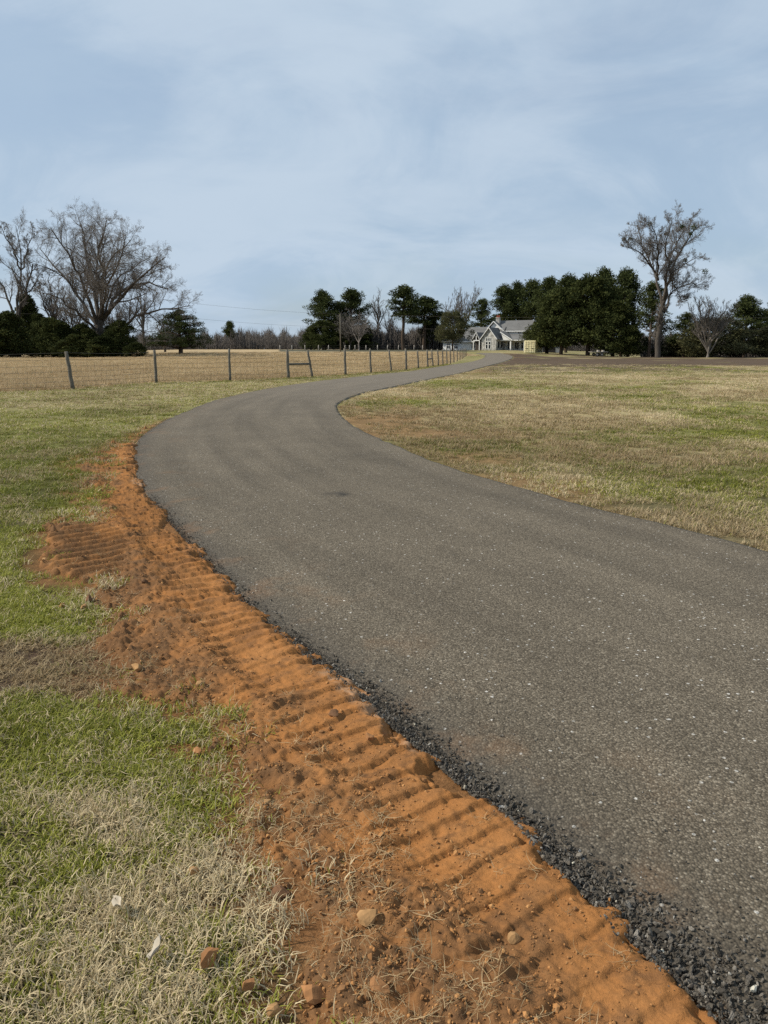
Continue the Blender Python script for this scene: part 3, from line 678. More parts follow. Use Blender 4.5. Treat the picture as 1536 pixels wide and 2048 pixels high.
# hay behind the fence
hay = [blades('hay', 46, 0.22, 0.16, 0.42, 0.010, 0.75, m_hay, 300 + k, segs=3) for k in range(4)]
lib_hay = library(hay)
hx, hy = wedge(30000, 21, 165, -40, 10)
hs = hay_side(hx, hy); ok = (hs > 0.1 + 0.4 * rng.uniform(size=len(hx))) & ~((hy > 168))
hx, hy = hx[ok], hy[ok]; n = len(hx); rd = np.hypot(hx, hy)
ss = np.clip(0.55 + rd * 0.012, 0.8, 2.2) * rng.uniform(0.7, 1.3, n)
hz = np.clip(0.62 + 0.1 * fbm(hx / 4, hy / 4, 160, 2), 0.4, 1.1) * rng.uniform(0.6, 1.15, n) * np.where(hay_side(hx, hy) < 1.0, 0.75, 1)
scatter('hay_field_grass', np.stack([hx, hy, terrain(hx, hy) - 0.01], 1), np.stack([np.zeros(n), np.zeros(n), rng.uniform(0, 6.28, n)], 1),
        np.stack([ss, ss, hz], 1), rng.integers(0, 4, n), {'dry': np.clip(0.93 + rng.normal(size=n) * 0.05 - 0.5 * (hay_side(hx, hy) < 0.5) * rng.uniform(size=n), 0, 1), 'hue': np.clip(fbm(hx / 3, hy / 8, 170, 3) * 1.8 - 0.4, 0, 1)},
        lib_hay, 'tall golden dry hay growing behind the wire fence', 'grass')
# green weeds along the fence line
fx_, fy_, fg = [], [], []
for a, b in zip(fence_b[:14], fence_b[1:15]):
    m_ = int(34); t = rng.uniform(size=m_); fx_ += list(a[0] + (b[0] - a[0]) * t + rng.normal(size=m_) * 0.22); fy_ += list(a[1] + (b[1] - a[1]) * t - 0.15 + rng.normal(size=m_) * 0.22)
fx_, fy_ = np.array(fx_), np.array(fy_); n = len(fx_); ss = rng.uniform(1.6, 3.0, n)
scatter('fence_line_weeds', np.stack([fx_, fy_, terrain(fx_, fy_)], 1), np.stack([np.zeros(n), np.zeros(n), rng.uniform(0, 6.28, n)], 1), np.stack([ss, ss, ss * 0.8], 1),
        rng.integers(0, 5, n), {'dry': np.clip(rng.normal(0.25, 0.2, n), 0, 1), 'hue': rng.uniform(0, 0.5, n)}, lib_turf, 'low green weeds along the foot of the wire fence', 'weeds')

# loose bitumen stones along the left edge of the asphalt
peb = [stone_mesh('loose_stone', 2, 400 + k, m_gravel, 1.0, 11) for k in range(6)]
lib_peb = library(peb)
N = 28000
u = rng.uniform(size=N); sS = seg[k0] + (np.interp(u, [0, 0.14, 0.74, 0.92, 1], [0, 0.9, 4.0, 8, 17]))
e = np.abs(rng.normal(size=N)) ** 1.2 * (0.036 + 0.095 * sstep(2.0, 0.7, sS)) * (1 + 0.35 * fbm(sS * 3, sS * 0, 180, 2))
gx_ = np.interp(sS, seg, EL[:, 0]); gy_ = np.interp(sS, seg, EL[:, 1]); tX = np.interp(sS, sv, nx); tY = np.interp(sS, sv, ny)
e0 = np.where(rng.uniform(size=N) < 0.05, -0.25 * e - 0.02, e - 0.015)
gx_ -= tX * e0; gy_ -= tY * e0
sz = np.clip(rng.lognormal(-4.88, 0.50, N), 0.0035, 0.026) * (1 - 0.45 * sstep(0.10, 0.32, e)) * (1 - 0.35 * sstep(1.5, 5.0, sS))
zz_ = np.array(road_z(gx_, gy_, np.maximum(e0, 0))) + np.where(e0 < -0.018, 0.045, 0) + sz * 0.12 + rng.uniform(0, 0.006, N) * sstep(0.2, 0.05, e)
tn = np.clip(rng.uniform(size=N) ** 0.9, 0, 1) * np.where(rng.uniform(size=N) < 0.93, 0.88, 1.0)
scatter('loose_gravel', np.stack([gx_, gy_, zz_], 1), rng.uniform(0, 6.28, (N, 3)), np.stack([sz * 1.3, sz * rng.uniform(0.7, 1.2, N), sz * rng.uniform(0.5, 1.0, N)], 1), rng.integers(0, 6, N), {'tone': tn}, lib_peb, 'loose black bitumen gravel along the ragged asphalt edge', 'gravel')
# a few chips strewn on the asphalt and the clay
N = 2600
sS = rng.uniform(seg[k0], 9, N); e = np.clip(rng.exponential(0.5, N), 0.05, 2.8); gx_ = np.interp(sS, seg, EL[:, 0]) - np.interp(sS, sv, nx) * e; gy_ = np.interp(sS, seg, EL[:, 1]) - np.interp(sS, sv, ny) * e
sz = np.clip(rng.lognormal(-5.1, 0.3, N), 0.003, 0.010)
okc = road_inside(gx_, gy_) < -0.05; gx_, gy_, sz, e = gx_[okc], gy_[okc], sz[okc], e[okc]; N = len(gx_)
scatter('stray_chippings', np.stack([gx_, gy_, np.array(road_z(gx_, gy_, e)) + 0.006 + 0.0 * sz], 1), rng.uniform(0, 6.28, (N, 3)), np.stack([sz] * 3, 1), rng.integers(0, 6, N), {'tone': rng.uniform(0.5, 1.0, N)}, lib_peb, 'small pale chippings scattered over the asphalt surface', 'gravel')

# crumbs of clay on the verge
crm = [stone_mesh('clay_crumb', 1, 450 + k, m_crumb, 1.0, 6) for k in range(6)]
lib_crm = library(crm)
cand = np.where((FACR > 0.55) & (Dg.ravel() > -0.05))[0]
wgt = 1.0 / (0.4 + np.hypot(VX[cand, 0], VX[cand, 1])) ** 0.6 * (0.15 + sstep(0.1, 0.5, Dg.ravel()[cand])) * (0.2 + sstep(0.4, 0.65, cl.ravel()[cand]))
pk = rng.choice(cand, 22000, p=wgt / wgt.sum()); N = len(pk)
cp = VX[pk] + np.stack([rng.normal(size=N) * 0.006, rng.normal(size=N) * 0.006, np.zeros(N)], 1)
sz = np.clip(rng.lognormal(-5.3, 0.60, N), 0.0025, 0.028)
scatter('soil_crumbs', cp + np.stack([np.zeros(N), np.zeros(N), sz * 0.1], 1), rng.uniform(0, 6.28, (N, 3)), np.stack([sz] * 3, 1), rng.integers(0, 6, N), {'tone': np.clip(rng.normal(0.45, 0.25, N), 0, 1)}, lib_crm, 'small clods and crumbs of red clay strewn over the verge', 'soil')
# straw and torn roots on the verge
stw = [blades('straw', 7, 0.03, 0.04, 0.13, 0.0022, 0.3, m_straw, 470 + k, segs=4, straw=True) for k in range(6)]
lib_stw = library(stw)
cand = np.where((FACR > 0.3) & (Dg.ravel() > 0.03))[0]
wgt = 1.0 / (0.4 + np.hypot(VX[cand, 0], VX[cand, 1])) * (0.08 + sstep(0.25, 0.8, Dg.ravel()[cand])) * (0.1 + sstep(0.45, 0.65, fbm(VX[cand, 0] * 5, VX[cand, 1] * 5, 190, 3)))
pk = rng.choice(cand, 1000, p=wgt / wgt.sum()); N = len(pk); ss = rng.uniform(0.25, 0.75, N)
scatter('dry_straw', VX[pk] + np.array([0, 0, 0.003]), np.stack([rng.normal(size=N) * 0.25, rng.normal(size=N) * 0.25, rng.uniform(0, 6.28, N)], 1), np.stack([ss] * 3, 1), rng.integers(0, 6, N), {'dry': np.ones(N), 'hue': rng.uniform(0, 1, N)}, lib_stw, 'dry straw and torn grass roots lying on the red clay', 'straw')

# ------------------------------------------------------------------ rocks one can pick out
rocks = [((418, 1936), 47, m_rock, 'largest ochre rock, lying in the turf at the bottom of the picture'),
         ((499, 1988), 31, m_rock, 'pointed orange stone in the dry grass below the largest rock'),
         ((388, 1757), 19, m_rock2, 'small orange pebble alone in the turf above the largest rock'),
         ((668, 1450), 24, m_rock3, 'dark faceted stone alone on the smooth orange clay near the asphalt'),
         ((738, 1504), 22, m_rock, 'brown clod with a dark shadow just below the faceted stone'),
         ((646, 1716), 20, m_rock2, 'orange stone half sunk in the middle of the clay verge'),
         ((735, 1868), 48, m_rock2, 'big buff rock sitting in a hollow of the lower verge'),
         ((626, 2003), 52, m_rock, 'broad orange block at the foot of the verge beside the turf'),
         ((548, 2036), 30, m_rock2, 'buff stone at the bottom edge where turf meets clay'),
         ((758, 2005), 40, m_rock, 'flat orange clod right of the broad orange block'),
         ((1026, 1905), 26, m_rock2, 'flat buff chip on the smooth lower clay near the gravel'),
         ((562, 1792), 40, m_rock3, 'dark brown clod on the turf edge of the verge'),
         ((276, 1360), 24, m_rock2, 'tan angular stone where the brown torn turf meets the clay'),
         ((402, 1388), 18, m_rock2, 'pale tan pebble right of the tan angular stone'),
         ((318, 1413), 24, m_rock, 'rounded brown stone at the top corner of the green turf tongue'),
         ((396, 1514), 22, m_rock, 'orange stone on the clay beside the end of the turf tongue'),
         ((424, 1503), 22, m_rock3, 'dark brown stone touching the orange stone beside the turf tongue'),
         ((536, 1642), 17, m_rock2, 'small round stone in a straw filled dent of the verge'),
         ((500, 1487), 20, m_rock, 'orange flake halfway across the verge'),
         ((178, 1208), 20, m_rock3, 'brown stone in the grass below the outer track marks'),
         ((168, 1222), 15, m_rock2, 'pale stone leaning on the brown stone below the track marks'),
         ((125, 1220), 14, m_rock, 'small round stone in the bright green grass at far left'),
         ((88, 1126), 20, m_rock2, 'pale orange clod at the outer corner of the track marks'),
         ((290, 1184), 16, m_rock3, 'dark clod in the middle of the upper verge')]
for k, ((px, py), w, mt, lab) in enumerate(rocks):
    p = at(px, py); wm = w / F * np.linalg.norm(p - np.array([0, 0, H]))
    me = stone_mesh('rock', 2, 500 + k, mt, 1.05, 13, 0.54 * wm)
    o = obj('rock', me, None, (p[0], p[1], clay_z(p[0], p[1]) + 0.12 * wm + (0.022 if float(dirt_sdf(np.array([p[0]]), np.array([p[1]]))[0]) > 0 else 0.0)), lab, 'rock', 'rocks strewn on the verge and turf')
    o.rotation_euler = (rng.normal() * 0.2, rng.normal() * 0.2, rng.uniform(0, 6.28))
def leaf(px, py, length, width, rz, label):
    p = at(px, py); n_ = 9; V = []; Fc = []
    for a in range(n_):
        t = a / (n_ - 1); w = width * math.sin(math.pi * min(1, 0.08 + 0.92 * t)) ** 0.7 * 0.5 + 0.0006
        for b in (-1, 0, 1): V.append((length * (t - 0.5), b * w, 0.012 * abs(b) + 0.02 * (t - 0.5) ** 2 + 0.003 * math.sin(9 * t + b)))
    for a in range(n_ - 1):
        for b in range(2): Fc.append((a * 3 + b, a * 3 + b + 1, a * 3 + b + 4, a * 3 + b + 3))
    o = obj('dead_leaf', mesh_np('dead_leaf', V, Fc, m_leaf_pale, True), None, (p[0], p[1], p[2] + 0.045), label, 'leaf', 'dead leaves on the turf')
    o.rotation_mode = 'ZYX'; o.rotation_euler = (0.1, -0.5, rz); md = o.modifiers.new('thickness', 'SOLIDIFY'); md.thickness = 0.0008
leaf(318, 1932, 0.058, 0.018, 1.35, 'narrow grey dead leaf standing in the turf near the bottom edge')
leaf(242, 1838, 0.045, 0.026, 2.3, 'crumpled pale dead leaf in the dry turf left of the largest rock')

# ------------------------------------------------------------------ wire fence
fence = thing('wire_fence', 'weathered wooden post and woven wire fence running along the hay field', 'fence', (0, 0, 0))
allp = []
for k, b in enumerate(ext):
    allp.append((b, b + np.array([0.0, 0, 1.42]), 0.062))
for k, ((bx, by, tx_, ty_), b) in enumerate(zip(fence_px, fence_b)):
    t = at_depth(tx_, ty_, b[1]); lean = np.clip(t[0] - b[0], -0.35, 0.35)
    h = float(np.clip(t[2] - b[2], 1.1, 1.55))
    allp.append((b, b + np.array([lean, rng.normal() * 0.04, h]), [0.068, 0.062, 0.058, 0.075, 0.062][k % 5] if k < 12 else 0.06))
for k, (b, t, r0) in enumerate(allp):
    base = b - np.array([0, 0, 0.05]); pts = [base + (t - base) * q + np.array([rng.normal() * 0.008, rng.normal() * 0.008, 0]) * (0 < q < 1) for q in np.linspace(0, 1, 6)]
    mb = MB(); mb.tube(pts, [r0 * x for x in (1.08, 1.04, 1, 0.98, 0.95, 0.86)], 9)
    o = obj('post', mb.mesh('post', m_post, True), fence)
    for p_ in o.data.polygons[-2:]: p_.use_smooth = False
def brace(i, q, r0, name='brace_rail'):
    (b0, t0, _), (b1, t1, _) = allp[i], allp[i + 1]
    a = b0 + (t0 - b0) * q; b = b1 + (t1 - b1) * q
    mb = MB(); mb.tube([a, (a + b) / 2, b], r0, 8); obj(name, mb.mesh('brace_rail', m_post, True), fence)
brace(6, 0.50, 0.055); brace(13, 0.46, 0.055)
for q in (0.10, 0.22, 0.34, 0.47, 0.61, 0.76, 0.93):
    pts = []
    for k in range(len(allp) - 1):
        (b0, t0, _), (b1, t1, _) = allp[k], allp[k + 1]
        f0 = 1.42 * q / (t0[2] - b0[2]); f1 = 1.42 * q / (t1[2] - b1[2])
        a = b0 + (t0 - b0) * min(f0, 0.97) + np.array([0.05, -0.07, 0]); b = b1 + (t1 - b1) * min(f1, 0.97) + np.array([0.05, -0.07, 0])
        for s_ in (0, 0.33, 0.66): pts.append(a + (b - a) * s_ + np.array([0, 0, -0.05 * math.sin(math.pi * s_) * (0.4 + 0.8 * random.random())]))
    pts.append(b); mb = MB(); mb.tube(pts, 0.0042, 4); obj('wire', mb.mesh('wire', m_wire), fence)
mb = MB()
for k in range(1, 14):
    (b0, t0, _), (b1, t1, _) = allp[k], allp[k + 1]; L = np.linalg.norm(b1 - b0); m_ = int(L / 0.30)
    for s_ in range(1, m_):
        q = s_ / m_; base = b0 + (b1 - b0) * q + np.array([0.05, -0.07, 0]); bow = 0.06 * math.sin(s_ * 0.9 + k)
        mb.tube([base + np.array([0, 0, 0.10]), base + np.array([bow, 0, 0.5]), base + np.array([bow * 1.4, 0, 1.02])], 0.0026, 3, False)
obj('wire_stays', mb.mesh('wire_stays', m_wire), fence, kind='stuff')
# far fence of pale posts in front of the trees
ff = thing('far_fence', 'row of small pale posts in front of the dark trees', 'fence', (0, 0, 0))
fpts = []
for k, px in enumerate((560, 584, 610, 637, 657, 690, 699, 710, 732, 755, 775, 797, 828, 845)):
    p = at_depth(px, 700, 190); z = float(terrain(p[0], 190)); p = np.array([p[0], 190.0, z]); fpts.append(p)
    mb = MB(); mb.tube([p - np.array([0, 0, 0.05]), p + np.array([0, 0, 0.7]), p + np.array([0.02, 0, 1.35])], [0.10, 0.095, 0.085], 7); obj('post', mb.mesh('post', m_pale, True), ff)
for q in (0.45, 0.8, 1.2):
    mb = MB(); mb.tube([p + np.array([0, -0.1, q]) for p in fpts], 0.008, 4); obj('wire', mb.mesh('wire', m_wire), ff)

# ------------------------------------------------------------------ trees
def tubes(P, ra, k):
    """many tubes at once: P (B,n,3), ra (B,n)"""
    B, n = P.shape[:2]
    Tn = np.gradient(P, axis=1); Tn /= np.linalg.norm(Tn, axis=2, keepdims=True) + 1e-9
    m = Tn.mean(1); up = np.where(np.abs(m[:, 2:3]) < 0.8, np.array([[0, 0, 1.0]]), np.array([[1.0, 0, 0]]))[:, None]
    A = np.cross(Tn, up); A /= np.linalg.norm(A, axis=2, keepdims=True) + 1e-9
    Bn = np.cross(Tn, A); th = np.arange(k) * 2 * math.pi / k
    V = P[:, :, None] + ra[:, :, None, None] * (np.cos(th)[None, None, :, None] * A[:, :, None] + np.sin(th)[None, None, :, None] * Bn[:, :, None])
    i, j = np.meshgrid(np.arange(n - 1), np.arange(k), indexing='ij'); i = i.ravel(); j = j.ravel(); j2 = (j + 1) % k
    q = np.stack([i * k + j, i * k + j2, (i + 1) * k + j2, (i + 1) * k + j], 1)
    return V.reshape(-1, 3), (q[None] + (np.arange(B) * n * k)[:, None, None]).reshape(-1, 4)
def grow(limbs, seed, levels=4, dens=(9, 7, 5, 3), ratio=(0.42, 0.42, 0.42, 0.45), spread=0.75, up=0.18, twig=0.010, wander=0.13, t0=0.22):
    """limbs: list of (points, r0, r1). Returns thick wood and fine twig geometry."""
    r_ = np.random.default_rng(seed); wood = [[], [], 0]; fine = [[], [], 0]
    def emit(P, ra, k, tgt):
        V, Fc = tubes(P, ra, k); tgt[0].append(V); tgt[1].append(Fc + tgt[2]); tgt[2] += len(V)
    N0 = 9; P = []
    for q, _, _ in limbs:
        q = np.array(q, float); t = np.linspace(0, len(q) - 1, N0); P.append(np.stack([np.interp(t, np.arange(len(q)), q[:, c_]) for c_ in range(3)], 1))
    P = np.array(P); r0 = np.array([l[1] for l in limbs]); r1 = np.array([l[2] for l in limbs])
    for lev in range(levels + 1):
        B, n_ = P.shape[:2]
        ra = r0[:, None] + (r1 - r0)[:, None] * np.linspace(0, 1, n_)[None]
        emit(P, ra, (8, 6, 4, 3, 3)[lev], wood if lev < 2 else fine)
        if lev == levels: break
        L = np.linalg.norm(np.diff(P, axis=1), axis=2).sum(1); nc = dens[lev]; M_ = B * nc
        par = np.repeat(np.arange(B), nc); lo = t0 if lev == 0 else 0.12
        t = lo + (1 - lo) * (np.tile(np.arange(nc), B) + r_.uniform(size=M_)) / nc
        f = t * (n_ - 1); a = np.minimum(f.astype(int), n_ - 2); pa_, pb_ = P[par, a], P[par, a + 1]
        p = pa_ + (pb_ - pa_) * (f - a)[:, None]; tg = pb_ - pa_; tg /= np.linalg.norm(tg, axis=1, keepdims=True) + 1e-9
        rv = r_.normal(size=(M_, 3)); rv -= (rv * tg).sum(1, keepdims=True) * tg; rv /= np.linalg.norm(rv, axis=1, keepdims=True) + 1e-9
        ang = (spread * r_.uniform(0.65, 1.25, M_))[:, None]; d = tg * np.cos(ang) + rv * np.sin(ang)
        d[:, 2] += up * r_.uniform(0.3, 1.3, M_); d /= np.linalg.norm(d, axis=1, keepdims=True)
        cl_ = L[par] * ratio[lev] * r_.uniform(0.6, 1.2, M_) * (1.05 - 0.45 * t); ns = 6 if lev == 0 else 4 if lev == 1 else 3 if lev == 2 else 2
        Q = [p]
        for s_ in range(ns - 1):
            d = d + r_.normal(size=(M_, 3)) * wander * (1.2, 1.3, 0.8, 0.5)[lev]; d[:, 2] += up * 0.35; d /= np.linalg.norm(d, axis=1, keepdims=True)
            Q.append(Q[-1] + d * (cl_ / (ns - 1))[:, None])
        rp = r0[par] + (r1 - r0)[par] * t; cr = np.maximum(rp * r_.uniform(0.42, 0.62, M_), twig)
        P = np.stack(Q, 1); r0 = cr; r1 = np.maximum(cr * 0.35, twig * 0.7)
    return [np.vstack(wood[0]), np.vstack(wood[1])], [np.vstack(fine[0]), np.vstack(fine[1])], P[:, -1]
def smooth_limb(P, n=9, j=0.0, seed=0):
    P = catmull(np.array(P, float), 1e9 if len(P) < 3 else 0.6); t = np.linspace(0, len(P) - 1, n); r_ = np.random.default_rng(seed)
    Q = np.stack([np.interp(t, np.arange(len(P)), P[:, c_]) for c_ in range(3)], 1); Q[1:-1] += r_.normal(size=(n - 2, 3)) * j; return Q
def bare_tree(name, label, loc, limbs, seed, bark_m, twig_m, group=None, **kw):
    W, Fi, tips = grow(limbs, seed, **kw)
    root = thing(name, label, 'tree', loc, 0, group)
    obj('trunk', mesh_np('trunk', W[0], W[1], bark_m, True), root)
    obj('crown', mesh_np('crown', Fi[0], Fi[1], twig_m), root)
    return root, tips
def px_limb(bx, by, D, pts, dep=None, n=9, j=0.12, seed=0):
    """limb given by where it runs in the photograph, with its own depth offsets, in tree-local metres"""
    o = at_depth(bx, by, D); out = []
    for k, q in enumerate(pts):
        dz = q[2] if len(q) > 2 else 0.0
        p = at_depth(q[0], q[1], D + dz); out.append(p - o)
    return smooth_limb(out, n, j, seed)

def foot(px, D): p = at_depth(px, 700, D); return (p[0], D, float(terrain(p[0], D)))
def base_py(px, D):
    f = foot(px, D); return 1024 - F * math.tan(math.atan2(f[2] - H, f[1]) + PITCH)
# the great oak on the left
D = 130; bx = 193; by = base_py(bx, D); L_ = lambda pts, s, n=9: px_limb(bx, by, D, pts, None, n, 0.16, s)
oak = [(L_([(193, by + 4), (194, 690), (196, 660), (199, 640)], 1, 6), 0.92, 0.60),
       (L_([(197, 645), (188, 568, 2), (172, 514, 4), (168, 473.5, 5), (160, 446.5, 6)], 2), 0.390, 0.072),
       (L_([(199, 640), (203, 568, -2), (196, 496, -4), (208, 460, -3), (212, 440.2, -3)], 3), 0.390, 0.064),
       (L_([(196, 655), (165, 568, -3), (140, 523, -6), (122, 487, -6), (100, 455.5, -8)], 4), 0.359, 0.064),
       (L_([(193, 650), (150, 586, 3), (118, 541, 5), (95, 514, 7), (78, 496, 8)], 5), 0.312, 0.056),
       (L_([(203, 640), (228, 595, 2), (255, 572.5, 3), (300, 568, 5), (335, 578.8, 6)], 6), 0.390, 0.064),
       (L_([(205, 635.5), (240, 595, -3), (285, 550, -5), (318, 523, -6), (330, 514, -6)], 7), 0.374, 0.056),
       (L_([(205, 629.2), (207, 541, 3), (222, 514, 5), (250, 496, 7), (262, 478, 8)], 8), 0.328, 0.056),
       (L_([(202, 690), (235, 668, -2), (262, 640, -4), (310, 623.8, -6), (378, 611.2, -8)], 9), 0.328, 0.048),
       (L_([(196, 640), (192, 550, 8), (196, 487, 12), (180, 451, 13)], 10), 0.281, 0.048),
       (L_([(200, 640), (215, 568, -8), (240, 514, -11), (250, 469, -12)], 11), 0.281, 0.048),
       (L_([(190, 660), (150, 622, -5), (110, 595, -8), (85, 586, -9)], 12), 0.234, 0.048),
       (L_([(203, 650), (225, 568, 6), (270, 532, 10), (300, 514, 12)], 13), 0.265, 0.048)]
bare_tree('oak_tree', 'great spreading bare oak at left, widest crown in the picture', foot(bx, D), oak, 21, m_bark, m_twig, dens=(15, 10, 6, 4), ratio=(0.33, 0.48, 0.62, 0.85), twig=0.0095, t0=0.24, spread=0.85, up=0.08, wander=0.13)
# bare tree at the left border
D = 136; bx = 33; by = base_py(bx, D)
lim = [(L_([(33, by + 4), (31, 690), (32, 660), (33, 640)], 1, 6), 0.75, 0.55), (L_([(33, 645), (36, 590, 2), (42, 530, 3), (36, 480, 4), (30, 452, 4)], 2), 0.281, 0.048), (L_([(33, 645), (45, 600, -2), (56, 560, -3), (64, 528, -3)], 3), 0.281, 0.112),
       (L_([(33, 650), (12, 590, 2), (-8, 550, 4), (-15, 500, 5)], 4), 0.257, 0.048), (L_([(40, 540), (20, 490, -3), (8, 465, -4), (0, 450, -5)], 5), 0.156, 0.040), (L_([(40, 540, 2), (52, 500, 4), (60, 475, 5), (64, 458, 5)], 6), 0.156, 0.040), (L_([(48, 590), (68, 570, -3), (80, 545, -4)], 7), 0.125, 0.040)]
bare_tree('bare_tree', 'bare forked tree at the left border beside the great oak', foot(bx, D), lim, 22, m_bark, m_twig, dens=(11, 9, 6, 4), ratio=(0.30, 0.48, 0.62, 0.85), twig=0.0105, t0=0.25, wander=0.13, up=0.12)
# tall bare tree on the right with dark mistletoe balls
D = 132; bx = 1318; by = base_py(bx, D)
lim = [(L_([(1316, by + 4), (1318, 690), (1322, 650), (1326, 610)], 1, 7), 0.52, 0.36), (L_([(1325, 615), (1318, 560, 2), (1300, 520, 4), (1285, 490, 5), (1275, 450, 6)], 2), 0.265, 0.048), (L_([(1326, 612), (1336, 550, -2), (1332, 500, -3), (1338, 460, -4), (1345, 440, -4)], 3), 0.296, 0.048),
       (L_([(1328, 600), (1345, 540, 3), (1368, 490, 5), (1385, 462, 6), (1405, 450, 7)], 4), 0.265, 0.048), (L_([(1328, 605), (1342, 555, -4), (1375, 525, -6), (1400, 512, -7)], 5), 0.218, 0.040), (L_([(1330, 625), (1348, 580, 3), (1375, 570, 4), (1410, 568, 6)], 6), 0.187, 0.040),
       (L_([(1312, 545), (1290, 512, -3), (1262, 495, -5), (1246, 480, -6)], 7), 0.156, 0.040), (L_([(1318, 560), (1316, 500, -5), (1310, 460, -7), (1302, 445, -8)], 8), 0.187, 0.040), (L_([(1334, 520), (1360, 480, 5), (1375, 450, 8), (1380, 438, 8)], 9), 0.156, 0.040),
       (L_([(1345, 560, 0), (1360, 590, 3), (1375, 600, 5)], 10), 0.109, 0.032)]
broot, tips = bare_tree('tall_bare_tree', 'tall bare tree at right dotted with dark mistletoe balls', foot(bx, D), lim, 23, m_bark, m_twig, dens=(15, 10, 6, 4), ratio=(0.28, 0.48, 0.62, 0.85), twig=0.0105, t0=0.25, up=0.14, wander=0.13)

def leaves(centers, radii, per, size, seed, flat=0.8, elong=2.2, up=0.0):
    """little leaf faces spread over lumpy clumps; 'lf' is the leaf's own tone"""
    r_ = np.random.default_rng(seed); C = np.repeat(np.asarray(centers), per, 0); Rr = np.repeat(np.asarray(radii), per); n_ = len(C)
    d = r_.normal(size=(n_, 3)); d /= np.linalg.norm(d, axis=1, keepdims=True); q = r_.uniform(size=(n_, 1)) ** 0.42
    P = C + d * q * Rr[:, None] * np.array([1, 1, flat])
    a = d * 0.7 + r_.normal(size=(n_, 3)) * 0.6; a[:, 2] += up; a /= np.linalg.norm(a, axis=1, keepdims=True)
    b = np.cross(a, r_.normal(size=(n_, 3))); b /= np.linalg.norm(b, axis=1, keepdims=True)
    s = size * r_.uniform(0.6, 1.4, (n_, 1))
    V = np.stack([P - b * s * 0.5, P + b * s * 0.5, P + a * s * elong], 1).reshape(-1, 3)
    return V, np.arange(n_ * 3).reshape(-1, 3), np.repeat(np.clip(r_.uniform(size=n_) * 0.5 + np.repeat(r_.uniform(size=len(centers)), per) * 0.55 - 0.03, 0, 1), 3)
# mistletoe balls: parts of the tall bare tree
for k, (px, py) in enumerate([(1247, 478), (1261, 478), (1299, 448), (1332, 468), (1364, 452), (1387, 455), (1382, 467), (1370, 520), (1410, 543), (1341, 525)]):
    p = at_depth(px, py, D + rng.normal() * 2) - np.array(foot(bx, D)); V, Fc, lf = leaves([p], [0.28 + 0.08 * (k % 3)], 110, 0.11, 600 + k, 0.9)
    obj('mistletoe', mesh_np('mistletoe', V, Fc, m_cedar, False, {'lf': lf}), broot)

def pine_mesh(seed, crown0=0.42, wide=0.20, n_limb=26, clump=0.055, per=90, flat_top=0.6):
    """unit height pine: trunk, limbs and needle clumps"""
    r_ = np.random.default_rng(seed); W = [[], [], 0]
    def emit(P, ra, k):
        V, Fc = tube_geo(np.array(P), ra, k); W[0].append(V); W[1].append(Fc + W[2]); W[2] += len(V)
    tp = np.array([(0, 0, -0.01)] + [(r_.normal() * 0.008, r_.normal() * 0.008, z) for z in (0.2, 0.4, 0.6, 0.8)] + [(r_.normal() * 0.01, 0, 0.95)])
    emit(tp, np.array([0.020, 0.016, 0.014, 0.011, 0.008, 0.004]), 7); C = []; Rd = []
    for k in range(n_limb):
        t = (k + r_.uniform()) / n_limb; z = crown0 + (0.95 - crown0) * t; az = r_.uniform(0, 6.28)
        prof = (math.sin(math.pi * min(1, 0.25 + 0.75 * t)) ** 0.6) * (1 - 0.35 * t)
        L = wide * prof * r_.uniform(0.55, 1.15); el = r_.uniform(0.05, 0.5)
        p0 = np.array([0, 0, z - 0.02]); d = np.array([math.cos(az) * math.cos(el), math.sin(az) * math.cos(el), math.sin(el)])
        pts = [p0, p0 + d * L * 0.55 + r_.normal(size=3) * 0.008, p0 + d * L + np.array([0, 0, 0.015])]; emit(pts, np.array([0.006, 0.004, 0.002]), 4)
        for q in ((1.0, 0.72, 0.45) if L > 0.08 else (1.0, 0.5)):
            C.append(p0 + d * L * q + r_.normal(size=3) * 0.018 + np.array([0, 0, 0.012])); Rd.append(clump * r_.uniform(0.65, 1.2))
    C.append(np.array([tp[-1][0], tp[-1][1], 0.955])); Rd.append(clump * 0.9)
    for _ in range(5): C.append(np.array([r_.normal() * 0.04, r_.normal() * 0.04, 0.93 - 0.06 * r_.uniform()])); Rd.append(clump)
    V, Fc, lf = leaves(C, Rd, per, 0.0105, seed + 1, 0.72, 2.2, 0.25)
    return mesh_np('trunk', np.vstack(W[0]), np.vstack(W[1]), m_pbark, True), mesh_np('crown', V, Fc, m_pine, False, {'lf': lf})
